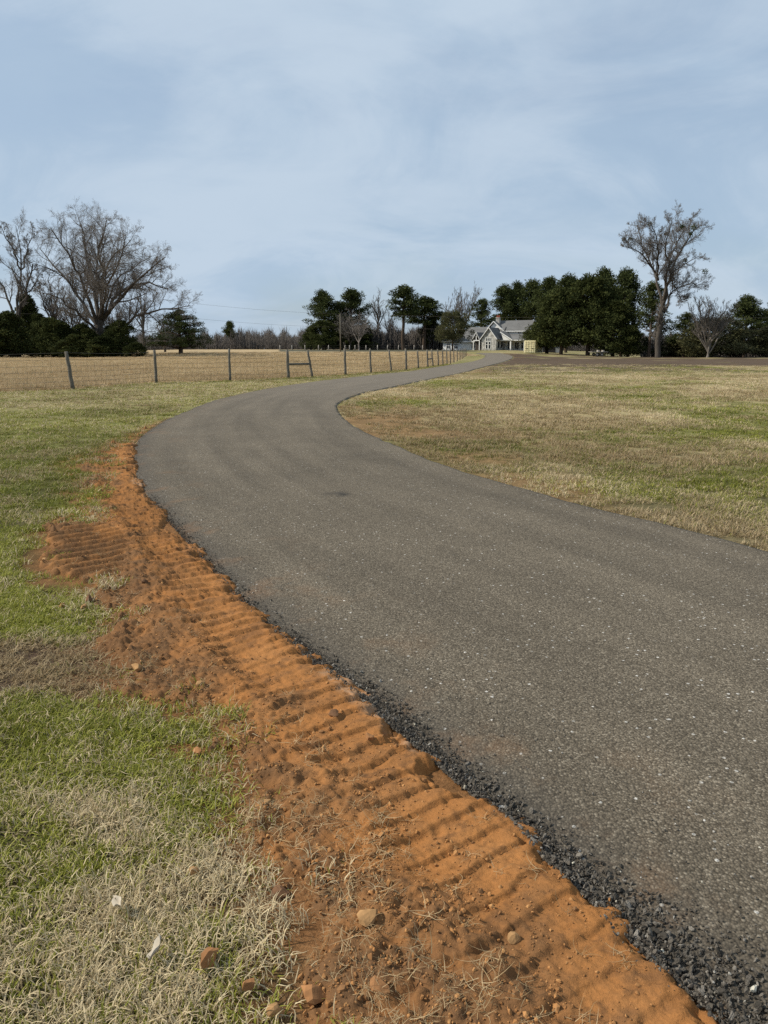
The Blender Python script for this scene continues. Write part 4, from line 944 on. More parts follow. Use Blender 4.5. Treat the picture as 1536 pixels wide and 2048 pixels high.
def cedar_mesh(seed, base=0.10, wide=0.34, n=150, clump=0.085, per=80, taper=0.75, mat=None):
    """unit height dense evergreen, foliage nearly to the ground"""
    r_ = np.random.default_rng(seed); W = [[], [], 0]
    def emit(P, ra, k):
        V, Fc = tube_geo(np.array(P), ra, k); W[0].append(V); W[1].append(Fc + W[2]); W[2] += len(V)
    emit([(0, 0, -0.01), (0.01, 0, 0.3), (0, 0.01, 0.6), (0, 0, 0.92)], np.array([0.028, 0.022, 0.014, 0.004]), 7)
    lob = r_.uniform(0, 6.28, 3); C = []; Rd = []
    for k in range(n):
        t = r_.uniform() ** 0.85; z = base + (0.95 - base) * t; az = r_.uniform(0, 6.28)
        pr = wide * ((1 - t) ** taper * 0.92 + 0.10) * (0.45 + 0.55 * min(1, t / 0.18)) * (1 + 0.22 * math.sin(2 * az + lob[0] + 5 * t) + 0.14 * math.sin(3 * az + lob[1]))
        q = r_.uniform() ** 0.4 * pr; C.append((q * math.cos(az), q * math.sin(az), z + r_.normal() * 0.012)); Rd.append(clump * r_.uniform(0.6, 1.25) * (1 - 0.45 * t))
        if k % 5 == 0: emit([(0, 0, z - 0.05), (q * 0.5 * math.cos(az), q * 0.5 * math.sin(az), z - 0.02), C[-1]], np.array([0.007, 0.005, 0.002]), 4)
    V, Fc, lf = leaves(C, Rd, per, 0.017, seed + 1, 0.85, 1.8, 0.3)
    return mesh_np('trunk', np.vstack(W[0]), np.vstack(W[1]), m_pbark, True), mesh_np('crown', V, Fc, mat or m_cedar, False, {'lf': lf})
def small_bare(seed, mats, limbs_n=7, spreadm=0.16, fork=0.22, **kw):
    """unit height bare tree or tall shrub (built at 10 m, scaled)"""
    r_ = np.random.default_rng(seed); lim = [(smooth_limb([(0, 0, -0.1), (0.05, 0, fork * 5), (0, 0.05, fork * 10)], 5, 0.03, seed), 0.20, 0.14), (smooth_limb([(0, 0.05, fork * 10), (0.1, 0, 6), (0, 0.1, 8), (0.1, 0, 9.9)], 8, 0.12, seed), 0.13, 0.02)]
    for k in range(limbs_n):
        az = 6.28 * k / limbs_n + r_.uniform(-0.4, 0.4); s = spreadm * 10 * r_.uniform(0.6, 1.15); z0 = (fork + 0.25 * r_.uniform()) * 10; z1 = r_.uniform(6.5, 9.6)
        lim.append((smooth_limb([(0, 0, z0), (s * 0.5 * math.cos(az), s * 0.5 * math.sin(az), z0 + (z1 - z0) * 0.42), (s * math.cos(az), s * math.sin(az), z1)], 7, 0.1, seed + k), 0.10, 0.02))
    W, Fi, _ = grow(lim, seed, **kw)
    return mesh_np('trunk', W[0] / 10, W[1], mats[0], True), mesh_np('crown', Fi[0] / 10, Fi[1], mats[1])
kinds = {}
for k in range(4): kinds['pine%d' % k] = pine_mesh(700 + 10 * k, (0.44, 0.38, 0.50, 0.34)[k], (0.22, 0.26, 0.20, 0.27)[k], (34, 42, 30, 44)[k], 0.072, 110)
kinds['pine_open'] = pine_mesh(760, 0.26, 0.26, 40, 0.055, 70)
kinds['pine_tall'] = pine_mesh(770, 0.50, 0.17, 24, 0.058, 100)
def layered_pine(seed):
    r_ = np.random.default_rng(seed); W = [[], [], 0]; C = []; Rd = []
    def emit(P, ra, k):
        V, Fc = tube_geo(np.array(P), ra, k); W[0].append(V); W[1].append(Fc + W[2]); W[2] += len(V)
    emit([(0, 0, -0.01), (0.03, 0, 0.25), (0.0, 0.02, 0.55), (0.04, 0, 0.9)], np.array([0.05, 0.04, 0.028, 0.01]), 7)
    for z, L, n_ in ((0.20, 0.60, 9), (0.34, 0.66, 10), (0.50, 0.52, 9), (0.66, 0.42, 8), (0.82, 0.30, 7), (0.93, 0.12, 3)):
        for k in range(n_):
            az = 6.28 * (k + r_.uniform(0, 0.8)) / n_; l_ = L * r_.uniform(0.65, 1.1); e_ = np.array([math.cos(az) * l_, math.sin(az) * l_, z + r_.normal() * 0.03])
            emit([(0.01, 0, z - 0.08), e_ * np.array([0.55, 0.55, 0]) + np.array([0, 0, z - 0.01]), e_], np.array([0.014, 0.009, 0.004]), 4)
            for q in (1.0, 0.66, 0.34): C.append(e_ * np.array([q, q, 0]) + np.array([0, 0, e_[2] + 0.02 + r_.normal() * 0.015])); Rd.append(0.115 * r_.uniform(0.6, 1.15))
    V, Fc, lf = leaves(C, Rd, 120, 0.016, seed + 1, 0.55, 2.0, 0.3)
    return mesh_np('trunk', np.vstack(W[0]), np.vstack(W[1]), m_pbark, True), mesh_np('crown', V, Fc, m_pine, False, {'lf': lf})
kinds['pine_broad'] = layered_pine(780)
for k in range(4): kinds['cedar%d' % k] = cedar_mesh(800 + 10 * k, 0.06, (0.36, 0.42, 0.32, 0.46)[k], 230, 0.11, 80, (0.75, 0.6, 0.85, 0.55)[k])
kinds['cedar_high'] = cedar_mesh(850, 0.17, 0.40, 260, 0.11, 90, 0.42)
kinds['cedar_high2'] = cedar_mesh(855, 0.17, 0.36, 240, 0.10, 90, 0.5)
kinds['olive'] = cedar_mesh(860, 0.03, 0.50, 240, 0.12, 70, 0.42, m_cedar2)
kinds['bare0'] = small_bare(870, (m_bark, m_twig), 7, 0.17, 0.25, dens=(8, 6, 4, 2), twig=0.012, up=0.25)
kinds['bare1'] = small_bare(880, (m_bark, m_twig), 6, 0.12, 0.35, dens=(8, 6, 4, 2), twig=0.012, up=0.3, spread=0.6)
kinds['bare_pale'] = small_bare(890, (m_twigp, m_twigp), 9, 0.28, 0.20, dens=(9, 6, 4, 2), twig=0.012, up=0.22)
m_twigm = bark('grey_twigs', (0.10, 0.088, 0.076), (0.20, 0.176, 0.152))
kinds['bare_pale2'] = small_bare(893, (m_twigm, m_twigm), 14, 0.26, 0.05, dens=(9, 7, 5, 3), twig=0.012, up=0.4, spread=0.5)
kinds['bare_dense'] = small_bare(896, (m_bark, m_twig), 14, 0.42, 0.14, dens=(10, 7, 5, 3), twig=0.016, up=0.15)
count = {}
def tree(kind, px, D, top, halfw, label, name, group, nat):
    f = foot(px, D); zt = at_depth(px, top, D)[2]; h = zt - f[2]; hw = halfw / F * D
    hw *= 1.28 if kind.startswith(('cedar', 'olive')) else 1.15; s = (hw / nat, hw / nat, h)
    k = count.get(kind, 0); count[kind] = k + 1
    root = thing(name, label, 'tree', f, rng.uniform(0, 6.28), group, s)
    for nm, me in zip(('trunk', 'crown'), kinds[kind]): obj(nm, me, root)
    return root
GL, GC, GR = 'trees around the oak on the left', 'trees behind the hay field', 'trees around the house and right field'
T = [  # kind, x, depth, top, half width, label, name, group, natural half width
 ('cedar1', -28, 126, 610, 42, 'dark cedar cut by the left border of the picture', 'cedar_tree', GL, .42),
 ('cedar0', 22, 127, 622, 36, 'dark cedar in front of the forked bare tree', 'cedar_tree', GL, .36),
 ('cedar2', 62, 142, 586, 30, 'taller dark cedar between the forked tree and the oak', 'cedar_tree', GL, .32),
 ('cedar3', 104, 128, 634, 36, 'low dark cedar left of the oak trunk', 'cedar_tree', GL, .46),
 ('cedar1', 152, 125, 668, 34, 'low black cedar just left of the oak foot', 'cedar_tree', GL, .42),
 ('cedar0', 205, 123, 672, 34, 'low cedar hiding the foot of the oak', 'cedar_tree', GL, .36),
 ('cedar3', 244, 126, 640, 32, 'dark cedar just right of the oak foot', 'cedar_tree', GL, .46),
 ('cedar1', 272, 122, 684, 22, 'small dark bush at the right end of the oak thicket', 'cedar_tree', GL, .42),
 ('cedar0', 130, 128, 646, 28, 'dark cedar filling the gap left of the low black cedar', 'cedar_tree', GL, .36),
 ('cedar2', 180, 125, 656, 26, 'narrow black cedar right against the oak trunk', 'cedar_tree', GL, .32),
 ('cedar1', 2, 133, 628, 30, 'dark cedar behind the cedar at the left border', 'cedar_tree', GL, .42),
 ('cedar2', 84, 134, 626, 26, 'dark cedar behind the low cedar left of the oak', 'cedar_tree', GL, .32),
 ('cedar0', 122, 134, 640, 28, 'dark cedar in the thicket behind the gap cedar', 'cedar_tree', GL, .36),
 ('cedar1', 168, 133, 646, 30, 'dark cedar standing behind the oak trunk', 'cedar_tree', GL, .42),
 ('cedar2', 224, 132, 650, 28, 'narrow dark cedar tucked behind the right foot of the oak', 'cedar_tree', GL, .32),
 ('bare0', 112, 144, 545, 44, 'grey bare tree behind the oak on its left', 'bare_tree', GL, .3),
 ('bare_dense', 150, 150, 575, 50, 'dense grey bare tree behind the oak trunk', 'bare_tree', GL, .52),
 ('bare_dense', 238, 146, 600, 48, 'dense bare tree behind the right side of the oak', 'bare_tree', GL, .52),
 ('bare1', 288, 160, 585, 34, 'thin bare tree by the pole right of the oak', 'bare_tree', GL, .24),
 ('bare0', 330, 175, 628, 34, 'small bare tree behind the broad low pine', 'bare_tree', GL, .3),
 ('pine_broad', 361, 146, 619, 50, 'broad low pine standing alone right of the oak', 'pine_tree', GL, .62),
 ('pine0', 462, 330, 641, 14, 'small pine rising alone above the distant wood', 'pine_tree', GC, .24),
 ('cedar2', 622, 212, 652, 17, 'narrow dark cedar at the left end of the central grove', 'cedar_tree', GC, .32),
 ('cedar3', 646, 208, 640, 32, 'black cedar under the left pine of the central grove', 'cedar_tree', GC, .46),
 ('cedar1', 684, 210, 645, 30, 'black cedar in the middle of the central grove', 'cedar_tree', GC, .42),
 ('cedar0', 722, 216, 650, 28, 'dark cedar behind the pale little tree', 'cedar_tree', GC, .36),
 ('pine1', 650, 218, 582, 36, 'left round pine of the central grove', 'pine_tree', GC, .27),
 ('pine3', 703, 220, 576, 40, 'right round pine of the central grove', 'pine_tree', GC, .28),
 ('bare_dense', 700, 205, 628, 36, 'dull brown bare tree in the central grove', 'bare_tree', GC, .52),
 ('bare_pale', 718, 196, 634, 27, 'little pale bare tree in front of the central grove', 'bare_tree', GC, .36),
 ('bare1', 757, 228, 588, 26, 'tall thin bare tree right of the central grove', 'bare_tree', GC, .24),
 ('bare0', 778, 232, 618, 24, 'shorter bare tree left of the slender pine', 'bare_tree', GC, .3),
 ('pine_tall', 807, 205, 568, 31, 'slender tall pine with a bare trunk and high crown', 'pine_tree', GC, .18),
 ('pine2', 848, 214, 593, 40, 'full pine just right of the slender tall pine', 'pine_tree', GC, .21),
 ('cedar1', 862, 218, 640, 26, 'dark cedar behind the full pine near the house', 'cedar_tree', GC, .42),
 ('bare_pale2', 916, 245, 588, 30, 'pale bare tree behind the dark round tree', 'bare_tree', GC, .3),
 ('pine_open', 962, 226, 594, 30, 'thin open pine behind the left roof of the house', 'pine_tree', GR, .25),
 ('pine3', 1004, 232, 568, 34, 'round pine directly behind the chimney', 'pine_tree', GR, .28),
 ('pine1', 1034, 236, 565, 30, 'pine behind the right roof of the house', 'pine_tree', GR, .27),
 ('pine0', 1060, 228, 558, 30, 'pine between the house and the big cedars', 'pine_tree', GR, .23),
 ('pine2', 1094, 200, 554, 34, 'tall pine behind the left cedars', 'pine_tree', GR, .21),
 ('pine3', 1132, 190, 547, 38, 'tall pine above the middle of the cedar clump', 'pine_tree', GR, .28),
 ('cedar_high2', 1094, 160, 618, 36, 'cedar overhanging the cream container', 'cedar_tree', GR, .36),
 ('cedar_high', 1122, 152, 578, 44, 'large cedar just right of the container', 'cedar_tree', GR, .40),
 ('cedar_high', 1176, 150, 550, 52, 'tallest broad cedar of the right clump', 'cedar_tree', GR, .40),
 ('pine1', 1204, 166, 538, 40, 'pine topping the right clump near its middle', 'pine_tree', GR, .27),
 ('pine3', 1241, 162, 535, 38, 'round pine at the right top of the clump', 'pine_tree', GR, .28),
 ('cedar1', 1226, 146, 600, 46, 'black cedar low in the right clump', 'cedar_tree', GR, .42),
 ('cedar3', 1256, 144, 650, 32, 'low black cedar at the right end of the clump', 'cedar_tree', GR, .46),
 ('pine_open', 1298, 142, 558, 36, 'thin ragged pine left of the tall bare tree', 'pine_tree', GR, .25),
 ('pine_open', 1368, 146, 622, 30, 'ragged low pine right of the tall bare tree', 'pine_tree', GR, .25),
 ('olive', 1345, 150, 676, 32, 'low grey brush under the tall bare tree', 'shrub', GR, .5),
 ('olive', 1424, 136, 634, 56, 'olive cedar behind the pale bare shrub', 'cedar_tree', GR, .5),
 ('olive', 1482, 140, 658, 46, 'wide olive cedar under the right border pines', 'cedar_tree', GR, .5),
 ('olive', 1545, 138, 650, 40, 'olive cedar cut by the right border', 'cedar_tree', GR, .5),
 ('cedar3', 1395, 146, 672, 30, 'low dark cedar between the olive cedar and ragged pine', 'cedar_tree', GR, .46),
 ('bare_pale2', 1416, 129, 606, 40, 'pale many stemmed bare shrub near the right border', 'bare_tree', GR, .3),
 ('pine1', 1488, 150, 592, 42, 'flat topped pine near the right border', 'pine_tree', GR, .27),
 ('pine3', 1548, 152, 590, 36, 'pine cut by the right border', 'pine_tree', GR, .28)]
for t in T: tree(*t)
# dark round tree in front of the house: evergreen crown on a forked trunk
kinds['round'] = cedar_mesh(905, 0.26, 0.55, 200, 0.12, 75, 0.32, m_cedar2)
tree('round', 905, 186, 621, 37, 'dark round crowned tree in front of the house left wing', 'round_tree', GC, .58)

# far wood and undergrowth: reads as one brown mass
def brush(name, px0, px1, D0, D1, h0, h1, n, label, seed, mat, pine_share=0.0):
    r_ = np.random.default_rng(seed); px = r_.uniform(px0, px1, n); Dd = r_.uniform(D0, D1, n); x = (px - 768) / F * Dd; z = terrain(x, Dd)
    hgt_ = r_.uniform(h0, h1, n) * (0.75 + 0.5 * vnoise(px / 14.0, Dd * 0, seed)); m_ = 14
    base = np.repeat(np.stack([x, Dd, z], 1), m_, 0); hh_ = np.repeat(hgt_, m_); t = r_.uniform(0.05, 0.85, n * m_); t[::m_] = 0
    p0 = base + np.stack([r_.normal(size=n * m_) * 0.25, r_.normal(size=n * m_) * 0.25, t * hh_], 1); p0[::m_] = base[::m_]
    dirv_ = np.stack([r_.normal(size=n * m_) * 0.35, r_.normal(size=n * m_) * 0.35, np.ones(n * m_)], 1); dirv_[::m_, :2] *= 0.15
    Ls = hh_ * r_.uniform(0.12, 0.35, n * m_); Ls[::m_] = hgt_
    p1_ = p0 + dirv_ * Ls[:, None]; w = (0.05 + 0.08 * r_.uniform(size=n * m_)); w[::m_] = 0.13
    a = r_.uniform(0, 6.28, n * m_); sd3 = np.stack([np.cos(a), np.sin(a), np.zeros(n * m_)], 1) * w[:, None]; sd4 = np.stack([-np.sin(a), np.cos(a), np.zeros(n * m_)], 1) * w[:, None]
    V = np.stack([p0 - sd3, p0 + sd3, p0 + sd4 * 1.5, p1_], 1).reshape(-1, 3); k_ = np.arange(n * m_) * 4
    Fc = np.vstack([np.stack([k_, k_ + 1, k_ + 3], 1), np.stack([k_ + 1, k_ + 2, k_ + 3], 1), np.stack([k_ + 2, k_, k_ + 3], 1)])
    return obj(name, mesh_np(name, V, Fc, mat, False, {'lf': np.repeat(r_.uniform(size=n * m_), 4)}), None, None, label, 'wood', None, 'stuff')
brush('distant_wood', -250, 1800, 325, 430, 5.0, 9.0, 11000, 'distant brown leafless wood along the horizon', 911, m_brush)
brush('undergrowth', 725, 905, 214, 240, 3.0, 6.5, 900, 'brown undergrowth beneath the trees left of the house', 912, m_brush)
brush('field_edge_brush', 1270, 1600, 150, 168, 2.5, 4.5, 700, 'grey brush along the far edge of the right field', 913, m_brush)

# ------------------------------------------------------------------ poles and power lines
def pole(px, D, top, label):
    f = foot(px, D); zt = at_depth(px, top, D)[2] - f[2]
    r = thing('utility_pole', label, 'pole', f, 0, 'utility poles')
    mb = MB(); mb.tube([(0, 0, -0.1), (0.02, 0, zt * 0.5), (0, 0, zt)], [0.13, 0.12, 0.095], 9); obj('pole', mb.mesh('pole', m_post, True), r)
    mb = MB(); mb.tube([(0, 0, zt), (0, 0, zt + 0.12), (0, 0, zt + 0.22)], [0.05, 0.06, 0.03], 7); obj('insulator', mb.mesh('insulator', m_pale, True), r)
    mb = MB(); mb.tube([(0.14, 0, zt - 2.68), (0.14, 0, zt - 2.6), (0.14, 0, zt - 2.52)], [0.04, 0.05, 0.03], 7); obj('insulator', mb.mesh('insulator', m_pale, True), r)
    return np.array(f), zt
pa = pole(681, 168, 630, 'utility pole in front of the central grove')
pb = pole(288, 141, 596, 'utility pole at the right end of the oak thicket')
def cable(pts, sag, label):
    Q = []
    for a, b in zip(pts[:-1], pts[1:]):
        for t in np.linspace(0, 1, 14, endpoint=False): Q.append(np.array(a) + (np.array(b) - np.array(a)) * t - np.array([0, 0, sag * 4 * t * (1 - t)]))
    Q.append(np.array(pts[-1])); mb = MB(); mb.tube(Q, 0.013, 4); obj('power_line', mb.mesh('power_line', m_wire), None, None, label, 'cable', 'power lines')
e1 = np.array([at_depth(1660, 634, 140)[0], 140, at_depth(1660, 634, 140)[2]]); e2 = np.array([-95, 130, pb[0][2] + pb[1]])
cable([e2, pb[0] + [0, 0, pb[1] + 0.2], pa[0] + [0, 0, pa[1] + 0.2], e1], 0.5, 'upper power line crossing the field between the poles')
e1b = np.array([at_depth(1660, 656, 140)[0], 140, at_depth(1660, 656, 140)[2]])
cable([e2 - [0, 0, 2.4], pb[0] + [0.14, 0, pb[1] - 2.6], pa[0] + [0.14, 0, pa[1] - 2.6], e1b], 0.5, 'lower power line crossing the field between the poles')

# ------------------------------------------------------------------ the house
hp = at_depth(962.7, 702, 200); hz0 = float(terrain(hp[0], 200))
house = thing('house', 'grey roofed country house with stone gable and white trim at the end of the drive', 'house', (hp[0], 200, hz0 - 0.05), R(-31))
def part(name, mb, mat, parent=None): return obj(name, mb.mesh(name, mat), parent or house)
def gable_wall(mb, u0, u1, zE, up_, zP, v, th): mb.prism([(u0, v, 0), (u1, v, 0), (u1, v, zE), (up_, v, zP), (u0, v, zE)], (0, th, 0)); return mb
def roof_plane(mb, a, b, c, d, th=0.16):
    n_ = np.cross(np.array(b) - np.array(a), np.array(d) - np.array(a)); n_ = n_ / np.linalg.norm(n_); n_ = n_ if n_[2] > 0 else -n_
    mb.prism([a, b, c, d], n_ * th); return mb
def window(u0, u1, z0, z1, v, bars=1, arch=False):
    fr = MB(); t = 0.11
    fr.box(u0 - t, u1 + t, v - 0.06, v + 0.02, z0 - t, z0); fr.box(u0 - t, u1 + t, v - 0.06, v + 0.02, z1, z1 + t); fr.box(u0 - t, u0, v - 0.06, v + 0.02, z0, z1); fr.box(u1, u1 + t, v - 0.06, v + 0.02, z0, z1)
    for k in range(bars): q = u0 + (u1 - u0) * (k + 1) / (bars + 1); fr.box(q - 0.05, q + 0.05, v - 0.055, v + 0.015, z0, z1)
    zm = z0 + (z1 - z0) * 0.62; fr.box(u0, u1, v - 0.05, v + 0.01, zm - 0.04, zm + 0.04)
    w = part('window', fr, m_white); pn = MB(); pn.box(u0, u1, v - 0.02, v + 0.03, z0, z1); part('pane', pn, m_glass, w)
# stone wing
mb = MB(); gable_wall(mb, 0, 4.1, 3.05, 2.05, 5.75, 0, 0.3); part('stone_gable_wall', mb, m_stone)
mb = MB(); mb.box(3.8, 4.1, 0.3, 6.0, 0, 3.05); part('stone_side_wall', mb, m_stone)
mb = MB(); mb.box(0, 0.3, 0.3, 6.0, 0, 3.05); part('stone_side_wall', mb, m_stone)
mb = MB(); roof_plane(mb, (2.05, -0.3, 5.80), (2.05, 8.0, 5.80), (4.5, 8.0, 2.75), (4.5, -0.3, 2.75)); roof_plane(mb, (2.05, -0.3, 5.80), (2.05, 8.0, 5.80), (-0.4, 8.0, 2.75), (-0.4, -0.3, 2.75)); part('stone_wing_roof', mb, m_roof)
def barge(pts, v, th=0.10, w=0.26):
    mb = MB()
    for a, b in zip(pts[:-1], pts[1:]): mb.prism([(a[0], v, a[1] - w), (b[0], v, b[1] - w), (b[0], v, b[1]), (a[0], v, a[1])], (0, -th, 0))
    part('barge_board', mb, m_white)
barge([(-0.4, 2.93), (2.05, 5.98), (4.5, 2.93)], -0.31)
window(1.25, 1.75, 0.45, 2.2, -0.01, 0); window(2.05, 2.55, 0.45, 2.2, -0.01, 0)
window(1.2, 2.6, 2.5, 3.25, -0.01, 2)
mb = MB(); mb.box(4.1, 4.13, 1.2, 2.2, 0.7, 2.3); part('side_window', mb, m_glass); mb = MB(); mb.box(4.1, 4.13, 3.4, 4.4, 0.7, 2.3); part('side_window', mb, m_glass)
# entry porch
mb = MB(); gable_wall(mb, -2.5, -0.42, 2.75, -1.45, 4.55, 1.6, 0.12); part('entry_shade_wall', mb, m_porch_shade)  # back of the open porch, its shade painted as a dark wall
mb = MB(); roof_plane(mb, (-1.45, -0.35, 4.62), (-1.45, 5.0, 4.62), (-0.30, 5.0, 2.72), (-0.30, -0.35, 2.72), 0.14); roof_plane(mb, (-1.45, -0.35, 4.62), (-1.45, 5.0, 4.62), (-2.75, 5.0, 2.45), (-2.75, -0.35, 2.45), 0.14); part('entry_roof', mb, m_roof)
barge([(-2.75, 2.62), (-1.45, 4.78), (-0.42, 2.9)], -0.36, 0.1, 0.24)
mb = MB(); mb.box(-2.4, -0.45, -0.3, -0.1, 2.45, 2.72); mb.box(-1.55, -1.35, -0.28, -0.12, 2.72, 4.3); part('entry_truss', mb, m_white)
for u in (-2.35, -0.62):
    mb = MB(); mb.box(u, u + 0.2, -0.3, -0.1, 0, 2.45); part('entry_post', mb, m_white)
# main body, left
mb = MB(); mb.box(-7.0, -0.42, 2.6, 2.9, 0, 2.45); part('front_wall', mb, m_siding)
mb = MB(); gab = [(-7.0, 2.9, 0), (-7.0, 11.0, 0), (-7.0, 11.0, 2.4), (-7.0, 6.9, 5.9), (-7.0, 2.9, 2.4)]; mb.prism(gab, (0.3, 0, 0)); part('end_wall', mb, m_siding)
mb = MB(); roof_plane(mb, (-7.3, 2.0, 2.25), (4.0, 2.0, 2.25), (4.0, 6.9, 6.1), (-7.3, 6.9, 6.1)); roof_plane(mb, (-7.3, 11.6, 2.25), (4.0, 11.6, 2.25), (4.0, 6.9, 6.1), (-7.3, 6.9, 6.1)); part('main_roof', mb, m_roof)
mb = MB(); mb.box(-7.3, -2.8, 1.86, 1.98, 2.18, 2.42); part('fascia', mb, m_white)
window(-4.0, -3.1, 0.6, 1.95, 2.59, 1)
# garage wing far left
mb = MB(); mb.box(-13.0, -7.02, 3.4, 3.7, 0, 2.15); part('garage_wall', mb, m_white)
mb = MB(); roof_plane(mb, (-13.4, 2.9, 2.1), (-7.0, 2.9, 2.1), (-7.0, 6.4, 3.9), (-13.4, 6.4, 3.9)); roof_plane(mb, (-13.4, 9.9, 2.1), (-7.0, 9.9, 2.1), (-7.0, 6.4, 3.9), (-13.4, 6.4, 3.9)); part('garage_roof', mb, m_roof)
mb = MB(); mb.prism([(-13.0, 3.7, 0), (-13.0, 9.4, 0), (-13.0, 9.4, 2.1), (-13.0, 6.4, 3.7), (-13.0, 3.7, 2.1)], (0.3, 0, 0)); part('garage_end_wall', mb, m_white)
for u in (-11.9, -9.6): window(u, u + 1.1, 0.5, 1.8, 3.39, 1)
# upper storey
mb = MB(); gable_wall(mb, -0.6, 3.9, 5.4, 0.9, 7.4, 5.9, 0.25); part('upper_gable_wall', mb, m_white)
mb = MB(); roof_plane(mb, (0.9, 5.5, 7.55), (0.9, 9.2, 7.55), (-0.9, 9.2, 5.7), (-0.9, 5.5, 5.7)); roof_plane(mb, (0.9, 5.5, 7.55), (0.9, 9.2, 7.55), (4.2, 9.2, 4.8), (4.2, 5.5, 4.8)); part('upper_gable_roof', mb, m_roof)
barge([(-0.9, 5.85), (0.9, 7.72), (4.2, 4.97)], 5.48)
mb = MB(); mb.box(3.9, 10.6, 6.3, 6.6, 2.6, 5.0); part('upper_wall', mb, m_white)
mb = MB(); mb.prism([(10.6, 6.3, 0), (10.6, 11.8, 0), (10.6, 11.8, 5.0), (10.6, 9.05, 7.6), (10.6, 6.3, 5.0)], (0.25, 0, 0)); part('upper_end_wall', mb, m_white)
mb = MB(); roof_plane(mb, (1.6, 5.9, 4.95), (11.1, 5.9, 4.95), (11.1, 9.05, 7.75), (1.6, 9.05, 7.75)); roof_plane(mb, (1.6, 12.2, 4.95), (11.1, 12.2, 4.95), (11.1, 9.05, 7.75), (1.6, 9.05, 7.75)); part('upper_roof', mb, m_roof)
window(7.6, 8.4, 3.95, 4.75, 6.29, 1)
mb = MB(); mb.box(4.0, 10.9, 5.76, 5.88, 4.88, 5.08); part('fascia', mb, m_white)
# right porch
mb = MB(); roof_plane(mb, (4.13, 2.1, 2.65), (11.3, 2.1, 2.65), (11.3, 6.28, 4.15), (4.13, 6.28, 4.15)); part('porch_roof', mb, m_roof)
mb = MB(); mb.prism([(5.3, 1.9, 2.70), (7.6, 1.9, 2.70), (4.6, 1.9, 4.55)], (0, 0.15, 0)); part('porch_gable', mb, m_white)
mb = MB(); roof_plane(mb, (4.4, 1.75, 4.75), (4.4, 5.8, 4.75), (7.9, 5.8, 2.62), (7.9, 1.75, 2.62), 0.13); part('porch_gable_roof', mb, m_roof)
barge([(4.4, 4.86), (7.9, 2.76)], 1.74)
mb = MB(); mb.box(4.13, 11.3, 1.98, 2.09, 2.52, 2.72); part('porch_beam', mb, m_white)
for u in (7.1, 10.9):
    mb = MB(); mb.box(u, u + 0.3, 2.1, 2.4, 0, 2.52); part('porch_column', mb, m_white)
mb = MB(); mb.box(4.13, 10.6, 6.0, 6.28, 0, 2.6); part('porch_wall', mb, m_siding)
for u in (5.0, 7.0, 8.8): window(u, u + 1.1, 0.4, 2.1, 5.98, 1)
# chimney
mb = MB(); mb.box(0.75, 1.75, 7.4, 8.4, 5.6, 8.55); ch = part('chimney', mb, m_stone)
mb = MB(); mb.box(0.68, 1.82, 7.33, 8.47, 8.55, 8.72); part('chimney_cap', mb, m_stone, ch)
for u in (0.98, 1.5):
    mb = MB(); mb.tube([(u, 7.9, 8.72), (u, 7.9, 9.0), (u, 7.9, 9.3)], [0.20, 0.16, 0.19], 10); part('chimney_pot', mb, m_pot, ch)

# ------------------------------------------------------------------ cream container beside the drive
f = np.array(at(1059, 706.6)); Dc = f[1]
k_ = Dc / F
con = thing('container', 'cream steel storage container with double doors beside the drive', 'container', (f[0], f[1], f[2]), R(-26))
mb = MB(); mb.box(-1.2, 1.2, 0.0, 5.9, 0.12, 2.6); obj('body', mb.mesh('body', m_cream), con)
mb = MB()
for k in range(22): mb.box(1.2, 1.235, 0.2 + k * 0.26, 0.2 + k * 0.26 + 0.14, 0.22, 2.48); mb.box(-1.235, -1.2, 0.2 + k * 0.26, 0.2 + k * 0.26 + 0.14, 0.22, 2.48)
obj('corrugation', mb.mesh('corrugation', m_cream), con)
for s_ in (-1, 1):
    mb = MB(); a, b = (0.03, 1.1) if s_ > 0 else (-1.1, -0.03); mb.box(a, b, -0.06, -0.003, 0.22, 2.48); dr = obj('door', mb.mesh('door', m_cream), con)
    mb = MB()
    for z in (0.5, 0.95, 1.4, 1.85, 2.2): mb.box(a + 0.08, b - 0.08, -0.085, -0.06, z, z + 0.16)
    obj('door_rib', mb.mesh('door_rib', m_creamd), dr)
    for q in (0.30, 0.72):
        u = a + (b - a) * q; mb = MB(); mb.tube([(u, -0.11, 0.24), (u, -0.11, 1.3), (u, -0.11, 2.46)], 0.022, 6); obj('lock_rod', mb.mesh('lock_rod', m_rod, True), dr)
    mb = MB(); mb.box(a + 0.25, b - 0.3, -0.16, -0.13, 0.98, 1.06); obj('handle', mb.mesh('handle', m_dark), dr)
for u in (-1.2, 1.08):
    mb = MB(); mb.box(u, u + 0.12, -0.05, 0.1, 0, 0.12); obj('corner_casting', mb.mesh('corner_casting', m_creamd), con)
for u in (-1.2, 1.08):
    mb = MB(); mb.box(u, u + 0.12, 5.75, 5.9, 0, 0.12); obj('corner_casting', mb.mesh('corner_casting', m_creamd), con)
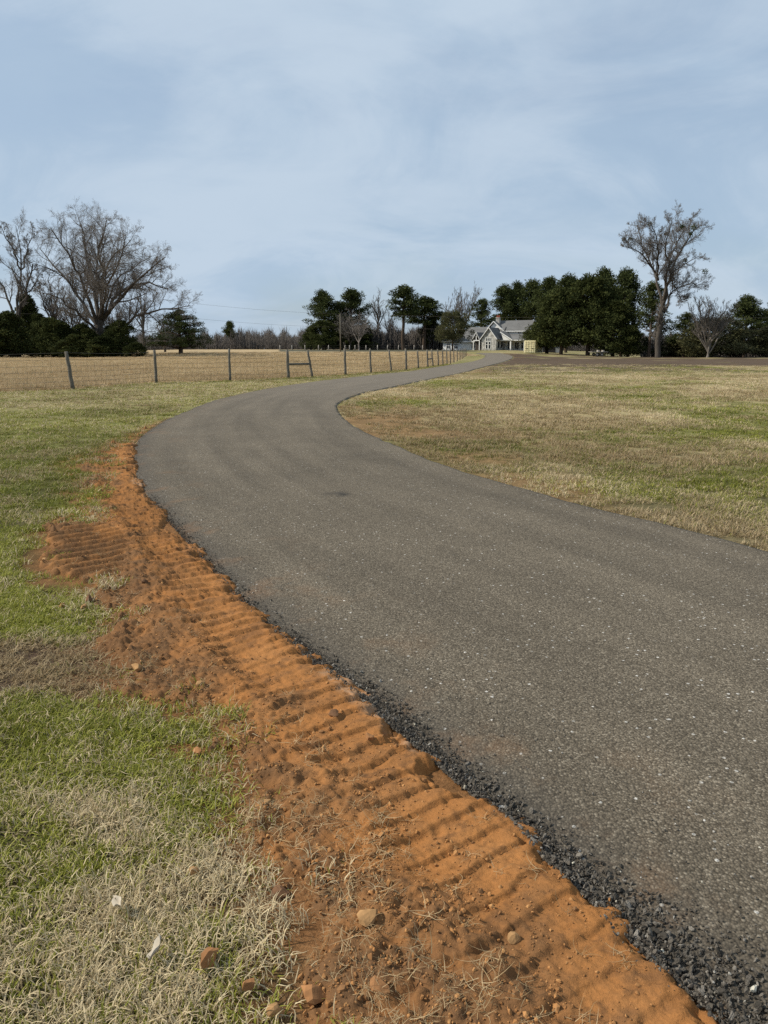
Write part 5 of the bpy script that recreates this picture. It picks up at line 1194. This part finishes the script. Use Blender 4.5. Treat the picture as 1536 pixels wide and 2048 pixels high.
# grey shed half hidden behind the cedars
f = foot(1098, 176); sh = thing('shed', 'low grey steel shed half hidden behind the cedars right of the container', 'shed', f, R(-10))
mb = MB(); mb.box(-2.6, 2.6, 0, 4.0, 0, 2.4); obj('wall', mb.mesh('wall', m_shed), sh)
mb = MB(); roof_plane(mb, (-2.9, -0.3, 2.4), (2.9, -0.3, 2.4), (2.9, 2.0, 3.3), (-2.9, 2.0, 3.3), 0.08); roof_plane(mb, (-2.9, 4.3, 2.4), (2.9, 4.3, 2.4), (2.9, 2.0, 3.3), (-2.9, 2.0, 3.3), 0.08); obj('roof', mb.mesh('roof', m_roof), sh)
mb = MB(); mb.box(-1.4, 1.4, -0.05, -0.003, 0.0, 2.05); obj('door', mb.mesh('door', m_dark), sh)
# flat bed trailer under the cedars
f = foot(1197, 141); tr_ = thing('flatbed_trailer', 'low flatbed trailer with pale boards parked under the right cedars', 'trailer', f, R(4))
mb = MB(); mb.box(-1.5, 1.5, -0.9, 0.9, 0.72, 0.80); bed = obj('bed', mb.mesh('bed', m_dark), tr_)
for k in range(6):
    mb = MB(); mb.box(-1.55, 1.55, -0.9 + k * 0.30, -0.9 + k * 0.30 + 0.27, 0.803, 0.86); obj('board', mb.mesh('board', m_pale), bed)
for x_ in (-0.55, 0.35):
    for y_ in (-1.0, 0.84):
        mb = MB(); mb.tube([(x_, y_, 0.34), (x_, y_ + 0.08, 0.34), (x_, y_ + 0.16, 0.34)], [0.32, 0.34, 0.32], 14); w = obj('wheel', mb.mesh('wheel', m_dark), tr_)
        mb = MB(); mb.tube([(x_, y_ - 0.02, 0.34), (x_, y_ + 0.08, 0.34), (x_, y_ + 0.18, 0.34)], 0.15, 10); obj('rim', mb.mesh('rim', m_pale), w)
mb = MB(); mb.tube([(1.5, 0, 0.7), (2.1, 0, 0.6), (2.7, 0, 0.5)], 0.05, 6); obj('drawbar', mb.mesh('drawbar', m_dark), tr_)
for x_ in (-0.3, 0.6):
    mb = MB(); mb.box(x_, x_ + 0.35, -0.5, 0.1, 0.862, 1.15); obj('crate', mb.mesh('crate', m_pale), None, f, 'pale %s crate on the flatbed trailer' % ('left' if x_ < 0 else 'right'), 'crate', 'crates on the trailer')
print('unique tris', sum(2 * len(m.polygons) if len(m.polygons) and len(m.polygons[0].vertices) > 3 else len(m.polygons) for m in bpy.data.meshes))
